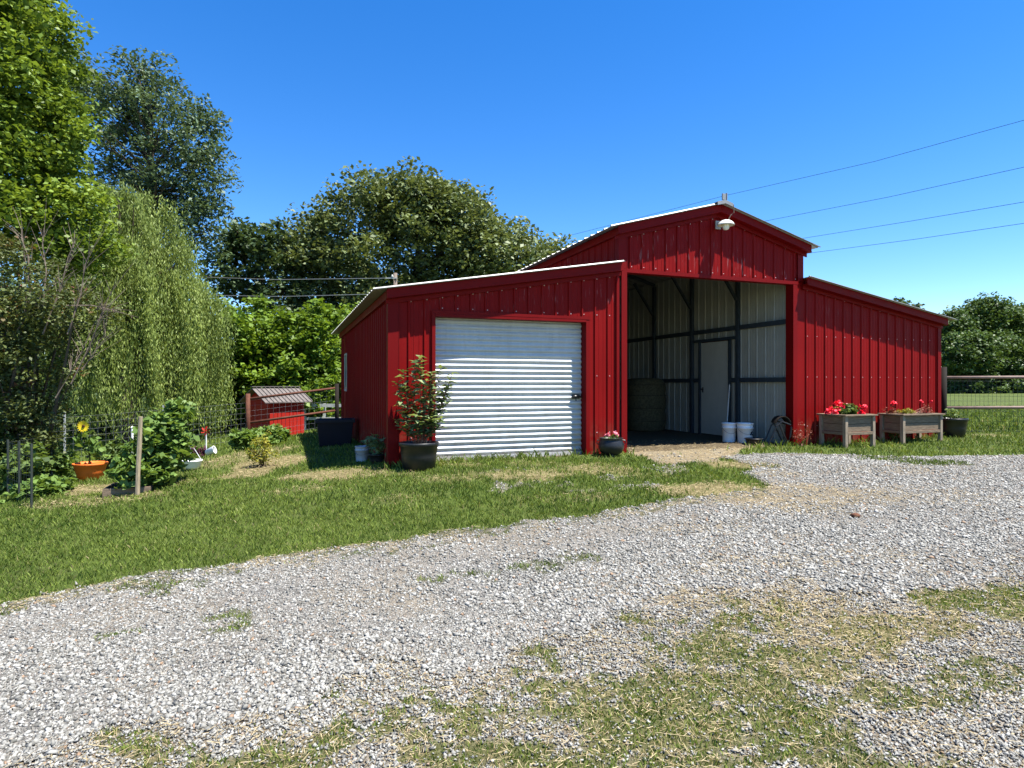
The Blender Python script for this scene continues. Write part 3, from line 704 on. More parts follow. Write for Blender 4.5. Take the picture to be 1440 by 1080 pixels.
# ------------------------------------------------------------------ foliage helpers
def leaf_cloud(C_, size, aspect=.55, up=.35, droop=0.0, shape=4):
    """leaf diamonds at centres C_; returns verts (n*4,3)"""
    n = len(C_); s = size*rng.uniform(.6, 1.35, n)
    nrm = rng.normal(0, 1, (n, 3)); nrm[:, 2] = np.abs(nrm[:, 2]) + up*2; nrm /= np.linalg.norm(nrm, axis=1, keepdims=True)
    t = rng.normal(0, 1, (n, 3)); t[:, 2] -= droop*2; t -= nrm*(t*nrm).sum(1, keepdims=True); t /= np.linalg.norm(t, axis=1, keepdims=True)+1e-9
    b = np.cross(nrm, t); w = aspect
    p = [C_-t*s[:, None]/2, C_+b*(s*w/2)[:, None]-t*(s*.05)[:, None]+nrm*(s*.06)[:, None], C_+t*s[:, None]/2-nrm*(s*.10)[:, None], C_-b*(s*w/2)[:, None]-t*(s*.05)[:, None]+nrm*(s*.06)[:, None]]
    return np.stack(p, 1).reshape(-1, 3)
def crown_points(blobs, nclump, per, rc, seed, hollow=.45, flat=.7):
    r = np.random.default_rng(seed); vol = np.array([b[3]*b[4]*b[5] for b in blobs])**(2/3.); k = r.choice(len(blobs), nclump, p=vol/vol.sum())
    B = np.array([b[:6] for b in blobs]); d = r.normal(0, 1, (nclump, 3)); d /= np.linalg.norm(d, axis=1, keepdims=True)
    rad = (hollow+(1-hollow)*r.random(nclump)**.55)
    cc = B[k, :3] + d*rad[:, None]*B[k, 3:6]*(1+.06*np.clip(r.normal(0, 1, (nclump, 1)),-1.6,1.6))
    rcs = rc*r.uniform(.55, 1.35, nclump)
    m = r.poisson(per, nclump)*(rcs/rc)**2; m = np.maximum(m.astype(int), 3); idx = np.repeat(np.arange(nclump), m)
    dd = r.normal(0, 1, (len(idx), 3)); dd /= np.linalg.norm(dd, axis=1, keepdims=True); dd *= (r.random(len(idx))**.45)[:, None]
    P = cc[idx] + dd*rcs[idx][:, None]*np.array([1, 1, flat])
    ct = r.random(nclump); return P, idx, ct, cc, rcs
def make_tree(name, label, cat, base, blobs, nclump, per, rc, leaf, mat, trunk_r=.2, seed=1, group=None, aspect=.6, limbs=14, bark='bark', hollow=.45, droop=0., flat=.7, twigs=0, lean=(0, 0)):
    t = empty(name, base, 0, label, cat, group)
    P, idx, ct, cc, rcs = crown_points(blobs, nclump, per, rc, seed, hollow, flat)
    bx = np.array(base); V = leaf_cloud(P-bx, leaf, aspect, .35, droop)
    tone = np.clip(ct[idx]*.45 + rng.random(len(P))*.62, 0, 1)
    np_mesh('crown', V, 4, mat, t, tone=np.repeat(tone, 4))
    mb = MB(); r = random.Random(seed); zs = [b[2]-b[5] for b in blobs]; ztop = max(b[2]+b[5]*.5 for b in blobs)-base[2]
    cxm = sum(b[0]*b[5] for b in blobs)/sum(b[5] for b in blobs)-base[0]; cym = sum(b[1]*b[5] for b in blobs)/sum(b[5] for b in blobs)-base[1]
    pts = []
    for i in range(9):
        f = i/8; pts.append(Vector((cxm*f**1.5+r.uniform(-.1,.1)*f*trunk_r*4, cym*f**1.5+r.uniform(-.1,.1)*f*trunk_r*4, ztop*f*.92-.1*(i==0))))
    mb.tube(pts, [trunk_r*(1.25 if i == 0 else 1)*(1-.1*i)*.98+.01 for i in range(9)], 10)
    sel = r.sample(range(len(cc)), min(limbs+twigs, len(cc)))
    for n_, j in enumerate(sel):
        e = Vector(cc[j])-Vector(base); hh = max(.12, min(.9, (e.z-.35*Vector((e.x-cxm, e.y-cym)).length)/ztop)); s = hh*8; i0 = min(int(s), 7); st = pts[i0].lerp(pts[i0+1], s-i0)
        mid = st.lerp(e, .5)+Vector((r.uniform(-.2,.2), r.uniform(-.2,.2), r.uniform(.0,.3)))*trunk_r*3
        q = trunk_r*(.42 if n_ < limbs else .2)*(1-.6*hh)
        mb.tube([st, st.lerp(mid, .5)+Vector((0,0,.05)), mid, mid.lerp(e, .6), e], [q, q*.8, q*.6, q*.35, q*.12+.004], 6, cap=False)
    mb.build('trunk', M[bark], t, smooth=True)
    return t
def gb(x, y): return (x, y, H(x, y)-.02)
def T3(px, py, D, rx, ry, rd):   # crown lobe from its place and size in the photo at distance D
    w = W(px, py, D); return (w.x, w.y, w.z, rx/F*D, rd, ry/F*D)

# big maple at the left edge
D = 13.0
make_tree('maple_tree', 'tall broad-leaved bright green tree cut off by the left edge of the picture', 'tree', gb(-11.9, 13.2),
   [T3(-70,100,D,150,170,2.4), T3(0,60,D,74,120,1.8), T3(-20,250,D,130,120,2.2), T3(50,180,D,60,70,1.6), T3(60,300,D,75,80,1.7), T3(-90,-60,D,130,130,2.3), T3(90,330,D,45,45,1.2)],
   640, 135, .42, .115, LF['maple'], .26, 3, aspect=.72, limbs=16, hollow=.5)
# tall open tree behind
D = 26.0
make_tree('tall_open_tree', 'tall grey-green tree with open airy crown against the sky, behind the willow', 'tree', gb(-15.2, 26),
   [T3(165,150,D,60,75,2.2), T3(225,200,D,75,85,2.6), T3(285,240,D,45,75,2.0), T3(215,300,D,80,70,2.5), T3(285,320,D,40,50,1.7), T3(120,110,D,34,42,1.4), T3(205,110,D,34,42,1.4),T3(290,165,D,24,26,1.2),T3(150,260,D,60,80,2.2)],
   760, 34, .46, .19, LF['tall'], .28, 5, aspect=.5, limbs=40, hollow=.15, twigs=160, flat=.8)
# big oak behind the barn
D = 36.0
make_tree('oak_tree', 'very wide round-topped dark olive oak rising behind the barn', 'tree', gb(-6.2, 37),
   [T3(575,290,D,60,44,3.2), T3(640,305,D,50,40,3), T3(705,345,D,50,38,3), T3(540,350,D,120,95,5.5), T3(460,390,D,72,80,4), T3(620,347,D,85,75,4.5), T3(690,372,D,60,55,3.5), T3(745,387,D,45,50,3.2), T3(560,450,D,150,60,5), T3(430,350,D,38,35,2), T3(512,309,D,50,32,2.6), T3(590,287,D,60,36,3), T3(650,312,D,36,30,2),T3(490,490,D,90,60,4),T3(785,374,D,30,30,2), T3(765,402,D,60,50,3)],
   1400, 56, .88, .28, LF['oak'], .55, 8, aspect=.6, limbs=26, hollow=.6)
# dark tree left of the oak
D = 33.0
make_tree('dark_leaved_tree', 'dark green tree with gaps of sky between the tall open tree and the oak', 'tree', gb(-13.2, 33),
   [T3(355,370,D,40,60,2.2), T3(330,400,D,42,55,2.2), T3(395,350,D,38,42,2), T3(395,420,D,52,48,2.2), T3(340,340,D,24,30,1.3), T3(430,440,D,38,40,1.8), T3(310,380,D,22,40,1.5)],
   300, 36, .62, .28, LF['dark'], .3, 12, limbs=20, hollow=.35, twigs=30)
D = 24.0
for k, (lab, bs, bx, by, sd) in enumerate((
   ('bright green bushy tree between the willow and the little red shed', [T3(330,490,D,52,72,2), T3(365,470,D,42,48,1.8), T3(350,545,D,66,50,2.1), T3(310,540,D,40,55,1.6)], -10.4, 24, 21),
   ('bright green bushy tree right behind the little red shed', [T3(430,500,D,42,60,1.9), T3(455,475,D,36,42,1.6), T3(405,530,D,40,45,1.7), T3(450,550,D,50,44,1.9)], -7.9, 24.2, 22),
   ('light green bushy tree showing just over the barn eave corner', [T3(500,470,D+3,42,40,1.9), T3(525,520,D+3,60,60,2.2), T3(480,520,D+3,40,60,2)], -6.2, 27.5, 23))):
    make_tree('bushy_tree', lab, 'tree', gb(bx, by), bs, 330 if k < 2 else 200, 52, .44, .20, LF['bush'], .14, sd, 'bushy green trees behind the yard', limbs=14, hollow=.45, aspect=.65)
# dark wood edge behind the willow and the garden
D = 30.0
for k, (px, py, w, h) in enumerate(((60,480,110,95),(190,470,100,110),(-60,470,100,120),(270,520,70,70))):
    lab = ['dark woodland tree filling the gap behind the garden plants, left of the willow trunk', 'dark woodland tree right behind the willow', 'dark woodland tree beyond the far left edge of the garden', 'low dark woodland tree between willow and bright bushy trees'][k]
    w0 = W(px, py, D)
    make_tree('woodland_tree', lab, 'tree', gb(w0.x, D), [T3(px,py,D,w,h,2.5), T3(px+w*.3,py+h*.5,D,w*.9,h*.6,2.3)], 210, 42, .8, .32, LF['dark'], .2, 30+k, 'dark trees at the back of the yard', limbs=8, hollow=.4)
for k, (px, py, D, w, h) in enumerate(((20,575,22,70,42),(130,580,23,70,38),(225,585,24,60,34),(300,578,25.5,50,34),(385,575,26.5,60,34),(465,572,28,55,34),(60,560,26,90,50),(270,560,29,90,50))):
    w0 = W(px, py, D); b = gb(w0.x, D)
    lab = ['dark shrub in the shade behind the garden at the far left','dark shrub behind the sunflower','dark shrub under the willow curtain, right of the wooden stake','dark shrub behind the pinwheel','dark shrub behind the little red shed','dark shrub beside the barn rear corner','dark thicket deep behind the sunflower','dark thicket deep behind the willow'][k]
    make_tree('undergrowth_shrub', lab, 'shrub', b, [T3(px,py,D,w,h,1.4), T3(px+w*.4,py+8,D,w*.7,h*.8,1.2), T3(px-w*.4,py+8,D,w*.7,h*.8,1.2), (b[0],b[1],b[2]+.3,w/F*D,.9,.5)], 120, 30, .42, .16, LF['dark'], .05, 200+k, 'dark shrubs under the trees behind the yard', limbs=6, hollow=.3)
# right hand tree line
DR = 66.0
rt = [(1334,468,16,28,'narrow dark tree touching the tip of the barn roof'),(1378,448,28,28,'tallest rounded green tree in the right tree line'),(1411,460,24,32,'broad green tree by the right edge, second from the tallest'),
      (1362,500,44,34,'low spreading light green tree under the tallest one'),(1420,505,44,32,'low dark green tree under the right-edge tree'),(1450,466,30,32,'tree just at the right edge of the tree line'),(1535,465,50,44,'tree past the right edge of the tree line'),(1615,475,50,44,'tree farthest right beyond the field')]
for k, (px, py, rx, ry, lab) in enumerate(rt):
    dd_ = DR + (k*37 % 9) - (6 if py > 495 else 0); w0 = W(px, py, dd_)
    make_tree('field_tree', lab, 'tree', gb(w0.x, w0.y), [T3(px,py,dd_,rx,ry,3), T3(px+rx*.4,py-ry*.45,dd_,rx*.5,ry*.5,2), T3(px-rx*.4,py+ry*.3,dd_,rx*.7,ry*.7,2.4), T3(px-rx*.1,py-ry*.8,dd_,rx*.35,ry*.4,1.6), T3(px,540,dd_,rx*1.1,18,3)], 230, 52, .85, .34, LF['far'], .3, 50+k, 'trees along the far side of the right field', limbs=6, hollow=.5)
w0 = W(1268, 440, 75)
make_tree('field_tree', 'distant tree whose top just shows over the right wing roof', 'tree', gb(w0.x, w0.y), [T3(1262,446,75,18,22,2), T3(1276,444,75,16,20,2)], 90, 34, .9, .45, LF['dark'], .3, 70, limbs=6)

# weeping willow
def willow():
    D = 19.5; c = W(180, 330, D); bx = gb(c.x, c.y); t = empty('weeping_willow', bx, 0, 'large weeping willow with long hanging light green curtains left of the barn', 'tree')
    r = np.random.default_rng(77); nb = 105; per_b = 33; n = nb*per_b
    ab = r.uniform(0, 2*pi, nb); qb = np.sqrt(r.uniform(.02, 1, nb)); rx = 2.75; ry = 2.2
    tier = r.random(nb)
    bxx = rx*qb*np.cos(ab); byy = ry*qb*np.sin(ab)
    bz = 1.12 + (CY-275)/F*D - 2.1*qb**3.0*(1+.25*np.cos(ab)) - tier*2.6*(qb > .35)
    kk = np.repeat(np.arange(nb), per_b); a = ab[kk] + r.normal(0, .10, n); w_ = r.random(n)
    # strands leave an arching bough: highest near the trunk side, drooping over its outer end
    x = c.x + bxx[kk]*(.72+.36*w_) + r.normal(0, .13, n); y = c.y + byy[kk]*(.72+.36*w_) + r.normal(0, .13, n)
    q = np.clip(np.hypot((x-c.x)/rx, (y-c.y)/ry), 0, 1.15)
    z0 = bz[kk] + .35*np.sin(pi*w_) - .35*w_ + r.normal(0, .06, n)
    lb = r.uniform(1.1, 3.3, nb); ln = lb[kk]*r.uniform(.6, 1.25, n)*(1+1.0*(q > .7))
    zmin = bx[2]+r.uniform(.15, 1.1, n); ln = np.minimum(ln, z0-zmin); ln = np.maximum(ln, .3)
    per = (ln/.070).astype(int); idx = np.repeat(np.arange(n), per); k = np.concatenate([np.arange(p) for p in per])
    f = k/per[idx]; out = np.sqrt(f)*.28
    P = np.stack([x[idx]+np.cos(a[idx])*out*q[idx]+.10*np.sin(f*5+a[idx]*3), y[idx]+np.sin(a[idx])*out*q[idx]+.1*np.cos(f*4+a[idx]*5), z0[idx]-f*ln[idx]], 1)
    P += r.normal(0, .045, P.shape)
    m = len(P); s = r.uniform(.08, .16, m); tdir = np.stack([r.normal(0,.35,m), r.normal(0,.35,m), -np.ones(m)], 1); tdir /= np.linalg.norm(tdir, axis=1, keepdims=True)
    b = np.cross(tdir, r.normal(0, 1, (m, 3))); b /= np.linalg.norm(b, axis=1, keepdims=True)
    P -= np.array(bx); w = .034
    V = np.stack([P-tdir*s[:, None]/2, P+b*w/2, P+tdir*s[:, None]/2, P-b*w/2], 1).reshape(-1, 3)
    ct = r.random(nb)[kk]; tone = np.clip(ct[idx]*.6+r.random(m)*.45, 0, 1)
    np_mesh('crown', V, 4, LF['willow'], t, tone=np.repeat(tone, 4))
    mb = MB(); mb.tube([(0,0,-.1),(.05,0,1),(-.05,.1,2.2),(.1,0,3.6),(0,0,5)], [.38,.3,.27,.2,.08], 10)
    for i in range(46):
        j = r.integers(n); e = Vector((x[j]-bx[0], y[j]-bx[1], z0[j]-bx[2])); st = Vector((0, 0, 1.6+2.4*r.random())); mid = st.lerp(e, .5)+Vector((0,0,.5))
        mb.tube([st, st.lerp(mid,.5)+Vector((0,0,.15)), mid, e], [.10,.08,.05,.012], 6, cap=False)
    mb.build('trunk', M['bark'], t, smooth=True)
willow()

# multi-stemmed bush at the left front, with bare pale twigs
def myrtle():
    D = 9.4; bx = gb(-7.6, 9.6); t = empty('crepe_myrtle', bx, 0, 'tall tangled bush with bare pale twigs and reddish leaves at the left edge', 'bush')
    bl = [T3(10,470,D,60,60,.9), T3(60,420,D,55,60,.9), T3(50,510,D,62,50,.9), T3(110,440,D,36,50,.6), T3(20,570,D,70,50,.8), T3(45,600,D,40,36,.6), T3(-30,500,D,60,120,1), T3(15,640,D,45,40,.6), T3(10,370,D,40,40,.6)]
    P, idx, ct, cc, rcs = crown_points(bl, 430, 62, .22, 91, .3)
    V = leaf_cloud(P-np.array(bx), .062, .6, .3); np_mesh('crown', V, 4, LF['myrtle'], t, tone=np.repeat(np.clip(ct[idx]*.5+rng.random(len(P))*.55, 0, 1), 4))
    mb = MB(); r = random.Random(4)
    for i in range(7):
        a = Vector((r.uniform(-.3,.3), r.uniform(-.3,.3), -.05)); e = W(r.uniform(-30,130), r.uniform(330,440), D+r.uniform(-.5,.5))-Vector(bx)
        mb.tube([a, a.lerp(e,.35)+Vector((r.uniform(-.15,.15),0,.1)), a.lerp(e,.7)+Vector((r.uniform(-.15,.15),0,.15)), e], [.035,.026,.016,.005], 6, cap=False)
    for i in range(30):
        j = r.randrange(len(cc)); e = Vector(cc[j])-Vector(bx); s = Vector((e.x*.35, e.y*.35, max(.2, e.z*.45)))
        mb.tube([s, s.lerp(e,.5)+Vector((0,0,.06)), e], [.015,.009,.003], 5, cap=False)
    mb.build('trunk', M['bark'], t, smooth=True)
    mb = MB()
    for (p, q_, c_) in (((78,560),(150,430),3),((60,470),(110,330),3),((100,540),(165,395),3),((20,470),(75,395),2),((95,470),(130,345),3),((60,430),(62,320),2),((115,520),(150,470),2),((40,400),(30,320),2),((90,430),(175,440),2)):
        a = W(*p, D-.45)-Vector(bx); e = W(*q_, D-.3)-Vector(bx)
        mb.tube([a, a.lerp(e,.4)+Vector((.03,.02,.05)), a.lerp(e,.75)+Vector((-.02,0,.03)), e], [.011,.008,.006,.002], 5, cap=False)
        for k in range(c_*5):
            f = r.uniform(.25, .95); s = a.lerp(e, f); d = (e-a).normalized(); v = Vector((r.uniform(-1,1), r.uniform(-.6,.6), r.uniform(-.1,1))).normalized()*.2+d*.22
            mb.tube([s, s+v*.5+Vector((0,0,.015)), s+v*r.uniform(.8,1.5)], [.0045,.0035,.0015], 4, cap=False)
    mb.build('bare_twigs', M['bark_pale'], t)
myrtle()

def leafy(name, label, cat, base, bl, nclump, per, rc, leaf, mat, seed, stems=8, stem='stem', aspect=.6, group=None, sr=.006, droop=0., up=.35):
    """small plant: leaves child + stem child"""
    t = empty(name, base, 0, label, cat, group)
    P, idx, ct, cc, rcs = crown_points(bl, nclump, per, rc, seed, .2, .85); P[:, 2] = np.maximum(P[:, 2], base[2]+.01)
    V = leaf_cloud(P-np.array(base), leaf, aspect, up, droop)
    np_mesh('leaves', V, 4, LF[mat], t, tone=np.repeat(np.clip(ct[idx]*.4+rng.random(len(P))*.62, 0, 1), 4))
    mb = MB(); r = random.Random(seed)
    for i in range(stems):
        e = Vector(cc[r.randrange(len(cc))])-Vector(base); e.z = max(e.z, .04); a = Vector((r.uniform(-.05,.05), r.uniform(-.05,.05), -.02))
        mb.tube([a, a.lerp(e,.5)+Vector((r.uniform(-.02,.02),0,.03)), e], [sr, sr*.7, sr*.35], 5, cap=False)
    mb.build('stem', M[stem], t)
    return t

# ------------------------------------------------------------------ pots, tubs and buckets
def pot(name, label, cat, x, y, r0, r1, h, mat, soil=True, rim=.012, parent=None, group=None, z=None, prof=None, sx=1, rz=0):
    t = empty(name, (x, y, H(x, y) if z is None else z), rz, label, cat, group)
    mb = MB(); pr = prof or [(.001, .0), (r0, .0), (r0+(r1-r0)*.5, h*.5), (r1, h*.86), (r1+rim, h*.87), (r1+rim*1.2, h-.008), (r1+rim, h), (r1-.004, h), (r1-.012, h*.85), (r0*.9+.02, h*.3)]
    mb.lathe(pr, 32, sx=sx); mb.build('body', M[mat], t, smooth=True)
    if soil:
        mb = MB(); n = 22; rr = (r1-.012)*.985; zz = h*.84
        vs = [(0,0,zz+.03)]+[(rr*cos(2*pi*j/n)*sx, rr*sin(2*pi*j/n), zz) for j in range(n)]; mb.add(vs, [(0, 1+j, 1+(j+1)%n) for j in range(n)]); mb.build('soil', M['soil'], t)
    return t
# large black nursery tub with the tall leafy shrub
x, y, z = G(586, 664)
y += .05
pt_ = pot('plant_tub', 'large round black plastic tub holding the tall leafy shrub at the barn corner', 'plant pot', x, y+.15, .22, .26, .37, 'black_plastic')
def tall_shrub(x, y, z):
    t = empty('tall_shrub', (x, y, z), 0, 'tall sparse shrub with long pale leaves in the big black tub', 'shrub'); r = random.Random(15)
    mb = MB(); C_ = []; Dd = []
    tips = [(.46,.02,1.0,1),(.40,.05,.70,1),(-.30,.03,.85,1),(.18,-.1,1.0,1),(.33,-.1,.38,1),(-.22,0,1.02,1),(-.05,.02,1.15,1),(.02,-.05,1.22,1),(.30,.0,1.08,1),(.42,-.02,.88,.8),(.25,.05,.75,1),(-.25,-.05,.62,1),(-.15,.1,.8,1),(.12,-.1,.9,1),(.05,.1,.65,1),(.35,.05,.55,1),(-.3,.02,.35,1),(.2,-.12,.4,1),(0,-.15,.45,1),(-.12,-.12,.3,1),(.28,-.08,.25,1),(.1,.12,.35,1)]
    for (a, b, c, w_) in tips:
        e = Vector((a, b, c)); s = Vector((a*.15, b*.2, 0)); m1 = s.lerp(e, .5)+Vector((r.uniform(-.05,.05), r.uniform(-.04,.04), .03))
        mb.tube([s, s.lerp(m1,.5), m1, m1.lerp(e,.5), e], [.008,.007,.006,.0045,.002], 5, cap=False)
        nl = int(19+25*c)
        for k in range(nl):
            f = 1-(k/nl)*.75; p = (m1.lerp(e, (f-.5)*2) if f > .5 else s.lerp(m1, f*2)); an = k*2.4+r.uniform(-.3,.3)
            d = Vector((cos(an), sin(an), r.uniform(-.35,.7))).normalized(); C_.append(p+d*.045); Dd.append(d)
    C_ = np.array([tuple(c) for c in C_]); Dd = np.array([tuple(d) for d in Dd]); n = len(C_)
    s = rng.uniform(.08, .16, n)[:, None]; up = np.array([0,0,1.])+rng.normal(0,.3,(n,3)); b = np.cross(Dd, up); b /= np.linalg.norm(b, axis=1, keepdims=True); nn = np.cross(b, Dd)
    V = np.stack([C_-Dd*s*.4, C_+b*s*.23+nn*s*.05, C_+Dd*s*.6-nn*s*.12, C_-b*s*.23+nn*s*.05], 1).reshape(-1, 3)
    np_mesh('leaves', V, 4, LF['pot'], t, tone=np.repeat(rng.random(n), 4)); mb.build('stem', M['stem_red'], t)
tall_shrub(x, y+.15, H(x, y+.15)+.33)
x2, y2, _ = G(530, 652)
pot('plant_pot', 'low dark pot under the small bush, left of the large black tub', 'plant pot', x2, y2+.05, .10, .13, .14, 'black_plastic')
leafy('small_bush', 'low dark-leaved bush in the low pot, left of the large black tub', 'bush', (x2, y2+.05, H(x2, y2)+.12), [(x2,y2+.05,H(x2,y2)+.24,.22,.15,.17),(x2-.1,y2+.03,H(x2,y2)+.34,.12,.1,.08)], 26, 9, .08, .095, 'pot', 33, 12, aspect=.4)
# buckets
def bucket(name, label, x, y, z, r=.15, h=.37, mat='white_plastic', group=None, mark=False):
    t = empty(name, (x, y, z), 0, label, 'bucket', group); mb = MB()
    mb.lathe([(.001,0),(r*.87,0),(r*.88,.01),(r*.96,h*.72),(r*1.03,h*.725),(r*1.03,h*.78),(r*.97,h*.785),(r*.98,h*.93),(r*1.05,h*.935),(r*1.05,h),(r*.97,h),(r*.85,.02),(.001,.015)], 30)
    mb.build('body', M[mat], t, smooth=True)
    mb = MB(); mb.tube([(r*1.03*cos(a), r*1.03*sin(a), h*.8-.35*h*max(0, sin((a+pi)))) for a in [pi+pi*i/10 for i in range(11)]], .003, 5); mb.build('handle', M['wire'], t)
    if mark:
        mb = MB()
        for k, (da, dz_, s) in enumerate(((0,.0,.028),(.22,.02,.02),(.2,-.03,.02),(-.16,-.025,.014))):
            a0 = -1.0+da; q = r*.955; vs = [(q*cos(a0+s*cos(t_)/r)*1.0, q*sin(a0+s*cos(t_)/r)*1.0, h*.5+dz_+s*sin(t_)) for t_ in [2*pi*i/10 for i in range(10)]]; mb.add(vs, [tuple(range(10))])
        mb.build('blue_mark', M['blue_plastic'], t)
    return t
xb, yb, zb_ = G(507, 650)
bucket('bucket', 'small grey-white bucket in the barn shade, left of the small bush', xb, yb+.1, zb_, .105, .235, 'grey_plastic')
w = W(1029, 621, 11.75); bucket('bucket', 'plain white bucket inside the barn opening, left one of the pair', w.x, 11.9, H(w.x, 11.9), .135, .37, group='white buckets in the barn opening')
w = W(1051, 621, 11.6); bucket('bucket', 'white bucket with a dark blue mark, right one of the pair inside the opening', w.x, 11.72, H(w.x, 11.72), .15, .38, group='white buckets in the barn opening', mark=True)
w = W(1060, 620, 11.35); pot('feed_pan', 'low black rubber pan on the floor in front of the white buckets', 'pan', w.x, 11.35, .12, .15, .12, 'black_plastic', soil=False)
# blue tub in the shade beside the barn
x, y, z = W(472, 622, 12.0).x, 12.0, 0
t = empty('storage_tub', (x, y, H(x, y)), .25, 'big dark blue plastic tub in the shade beside the barn side wall', 'tub')
mb = MB()
def trough(mb, a, b, h, th, rim=0.0):
    o0 = [(-a*.85,-b*.85,0),(a*.85,-b*.85,0),(a*.85,b*.85,0),(-a*.85,b*.85,0)]; o1 = [(-a,-b,h),(a,-b,h),(a,b,h),(-a,b,h)]
    i1 = [(-a+th,-b+th,h),(a-th,-b+th,h),(a-th,b-th,h),(-a+th,b-th,h)]; i0 = [(p[0]*.8,p[1]*.8,.03) for p in o1]
    fs = [(3,2,1,0)]
    for i in range(4): j = (i+1) % 4; fs += [(i,j,4+j,4+i),(4+i,4+j,8+j,8+i),(8+i,8+j,12+j,12+i)]
    fs.append((12,13,14,15)); mb.add(o0+o1+i1+i0, fs)
trough(mb, .34, .28, .50, .02); mb.build('body', M['blue_plastic'], t, bevel=.015)
mb = MB()
for (a,b,c,d) in ((-.37,.37,-.31,-.281),(-.37,.37,.281,.31),(-.37,-.341,-.28,.28),(.341,.37,-.28,.28)): mb.box(a,b,c,d,.45,.51)
mb.build('rim', M['blue_plastic'], t, bevel=.006)
# iron cauldron with pink flowers
x, y, z = G(862, 644)
y += .17
t = empty('cauldron', (x, y, H(x, y)+.005), 0, 'round black iron cauldron planter at the left side of the barn opening', 'cauldron')
mb = MB(); mb.lathe([(.001,.012),(.10,.015),(.165,.06),(.198,.13),(.197,.19),(.172,.245),(.168,.258),(.185,.278),(.187,.285),(.172,.285),(.158,.25),(.15,.2)], 36); mb.build('body', M['iron'], t, smooth=True)
for s in (-1, 1):
    mb = MB(); mb.tube([(s*.175,0,.25),(s*.215,0,.245),(s*.225,0,.205),(s*.195,0,.18)], .009, 8); mb.build('handle', M['iron'], t)
for a in (.5, 2.6, 4.7):
    mb = MB(); mb.tube([(.11*cos(a),.11*sin(a),.04),(.135*cos(a),.135*sin(a),-.01)], [.02,.012], 7); mb.build('leg', M['iron'], t)
mb = MB(); mb.disc(.155, .235, 24); mb.build('soil', M['soil'], t)
def flowers(t, spots, mat, s, base=(0,0,0), npet=26, seed=1, name='flower', part=True):
    r = np.random.default_rng(seed)
    for (a, b, c, q) in spots:
        P = r.normal(0, 1, (npet, 3)); P /= np.linalg.norm(P, axis=1, keepdims=True); P = np.array([a, b, c])+P*q*r.uniform(.5, 1, (npet, 1))
        V = leaf_cloud(P, s, .85, .2); np_mesh(name, V, 4, M[mat], t)
ft = leafy('flowering_plant', 'small plant with pink blooms growing in the iron cauldron', 'plant', (x, y, z+.24), [(x,y,z+.29,.11,.08,.05)], 12, 9, .05, .04, 'hosta', 8, 6, aspect=.8)
flowers(ft, [(-.05,-.02,.11,.03),(.06,.0,.13,.034),(.09,.02,.10,.025),(-.09,0,.09,.02)], 'pinkfl', .028)
# dark hooded frame leaning inside the opening
x, y = W(1096, 625, 11.25).x, 11.25
t = empty('garden_cart', (x, y, H(x, y)), 0, 'dark wheelbarrow tipped up against the wall just inside the right edge of the opening', 'wheelbarrow')
mb = MB(); prof = []
for i in range(9):
    a = pi*(.10+.78*i/8); prof.append((.03+.15*cos(a), .34+.20*sin(a)))
vs = []
for (px_, pz_) in prof: vs += [(px_, -.12, pz_), (px_, .12, pz_)]
k = len(prof); inn = [((px_-.03)*.86+.03, y_, (pz_-.34)*.86+.34) for (px_, pz_) in prof for y_ in (-.10, .12)]
mb.add(vs+inn, [(2*i, 2*i+2, 2*i+3, 2*i+1) for i in range(k-1)]+[(2*k+2*i+1, 2*k+2*i+3, 2*k+2*i+2, 2*k+2*i) for i in range(k-1)]+[(2*i, 2*k+2*i, 2*k+2*i+2, 2*i+2) for i in range(k-1)])
mb.build('tray', M['wood_dark'], t, smooth=True)
for s in (-.11, .11):
    mb = MB(); mb.tube([(.16,s,.38),(.0,s,.44),(-.10,s,.36),(-.2,s,.12),(-.26,s,.0)], .014, 7); mb.build('handle', M['iron'], t)
    mb = MB(); mb.tube([(-.05,s,.4),(.05,s,.16),(.10,s,.06),(.15,s,.16),(.17,s,.35)], .016, 7); mb.build('leg', M['iron'], t)
# stick beside the inner door
a, b = W(1026, 541, 12.45), W(1021.5, 612, 12.15)
t = empty('broom', (b.x, b.y, H(b.x, b.y)), 0, 'thin pale broom stick leaning on the wall right of the inner door', 'broom')
mb = MB(); mb.tube([(0,0,.16), (a.x-b.x, a.y-b.y, a.z-H(b.x,b.y))], .012, 8); mb.build('stick', M['tpost'], t)
mb = MB(); mb.hexa([(-.09,-.02,.0),(.09,-.02,.0),(.09,.02,.0),(-.09,.02,.0),(-.03,-.015,.17),(.03,-.015,.17),(.03,.015,.17),(-.03,.015,.17)]); mb.build('bristles', M['hay'], t)
# hay bale standing in the aisle
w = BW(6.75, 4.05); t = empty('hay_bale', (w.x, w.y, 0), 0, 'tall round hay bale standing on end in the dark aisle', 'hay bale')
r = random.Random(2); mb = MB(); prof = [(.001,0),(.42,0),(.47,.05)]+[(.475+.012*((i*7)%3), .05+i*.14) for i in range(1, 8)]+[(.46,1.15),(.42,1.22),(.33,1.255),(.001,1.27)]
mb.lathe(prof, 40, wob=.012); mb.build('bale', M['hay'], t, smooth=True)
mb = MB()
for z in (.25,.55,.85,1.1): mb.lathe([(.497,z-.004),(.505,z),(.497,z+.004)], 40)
mb.build('twine', M['wood_dark'], t)

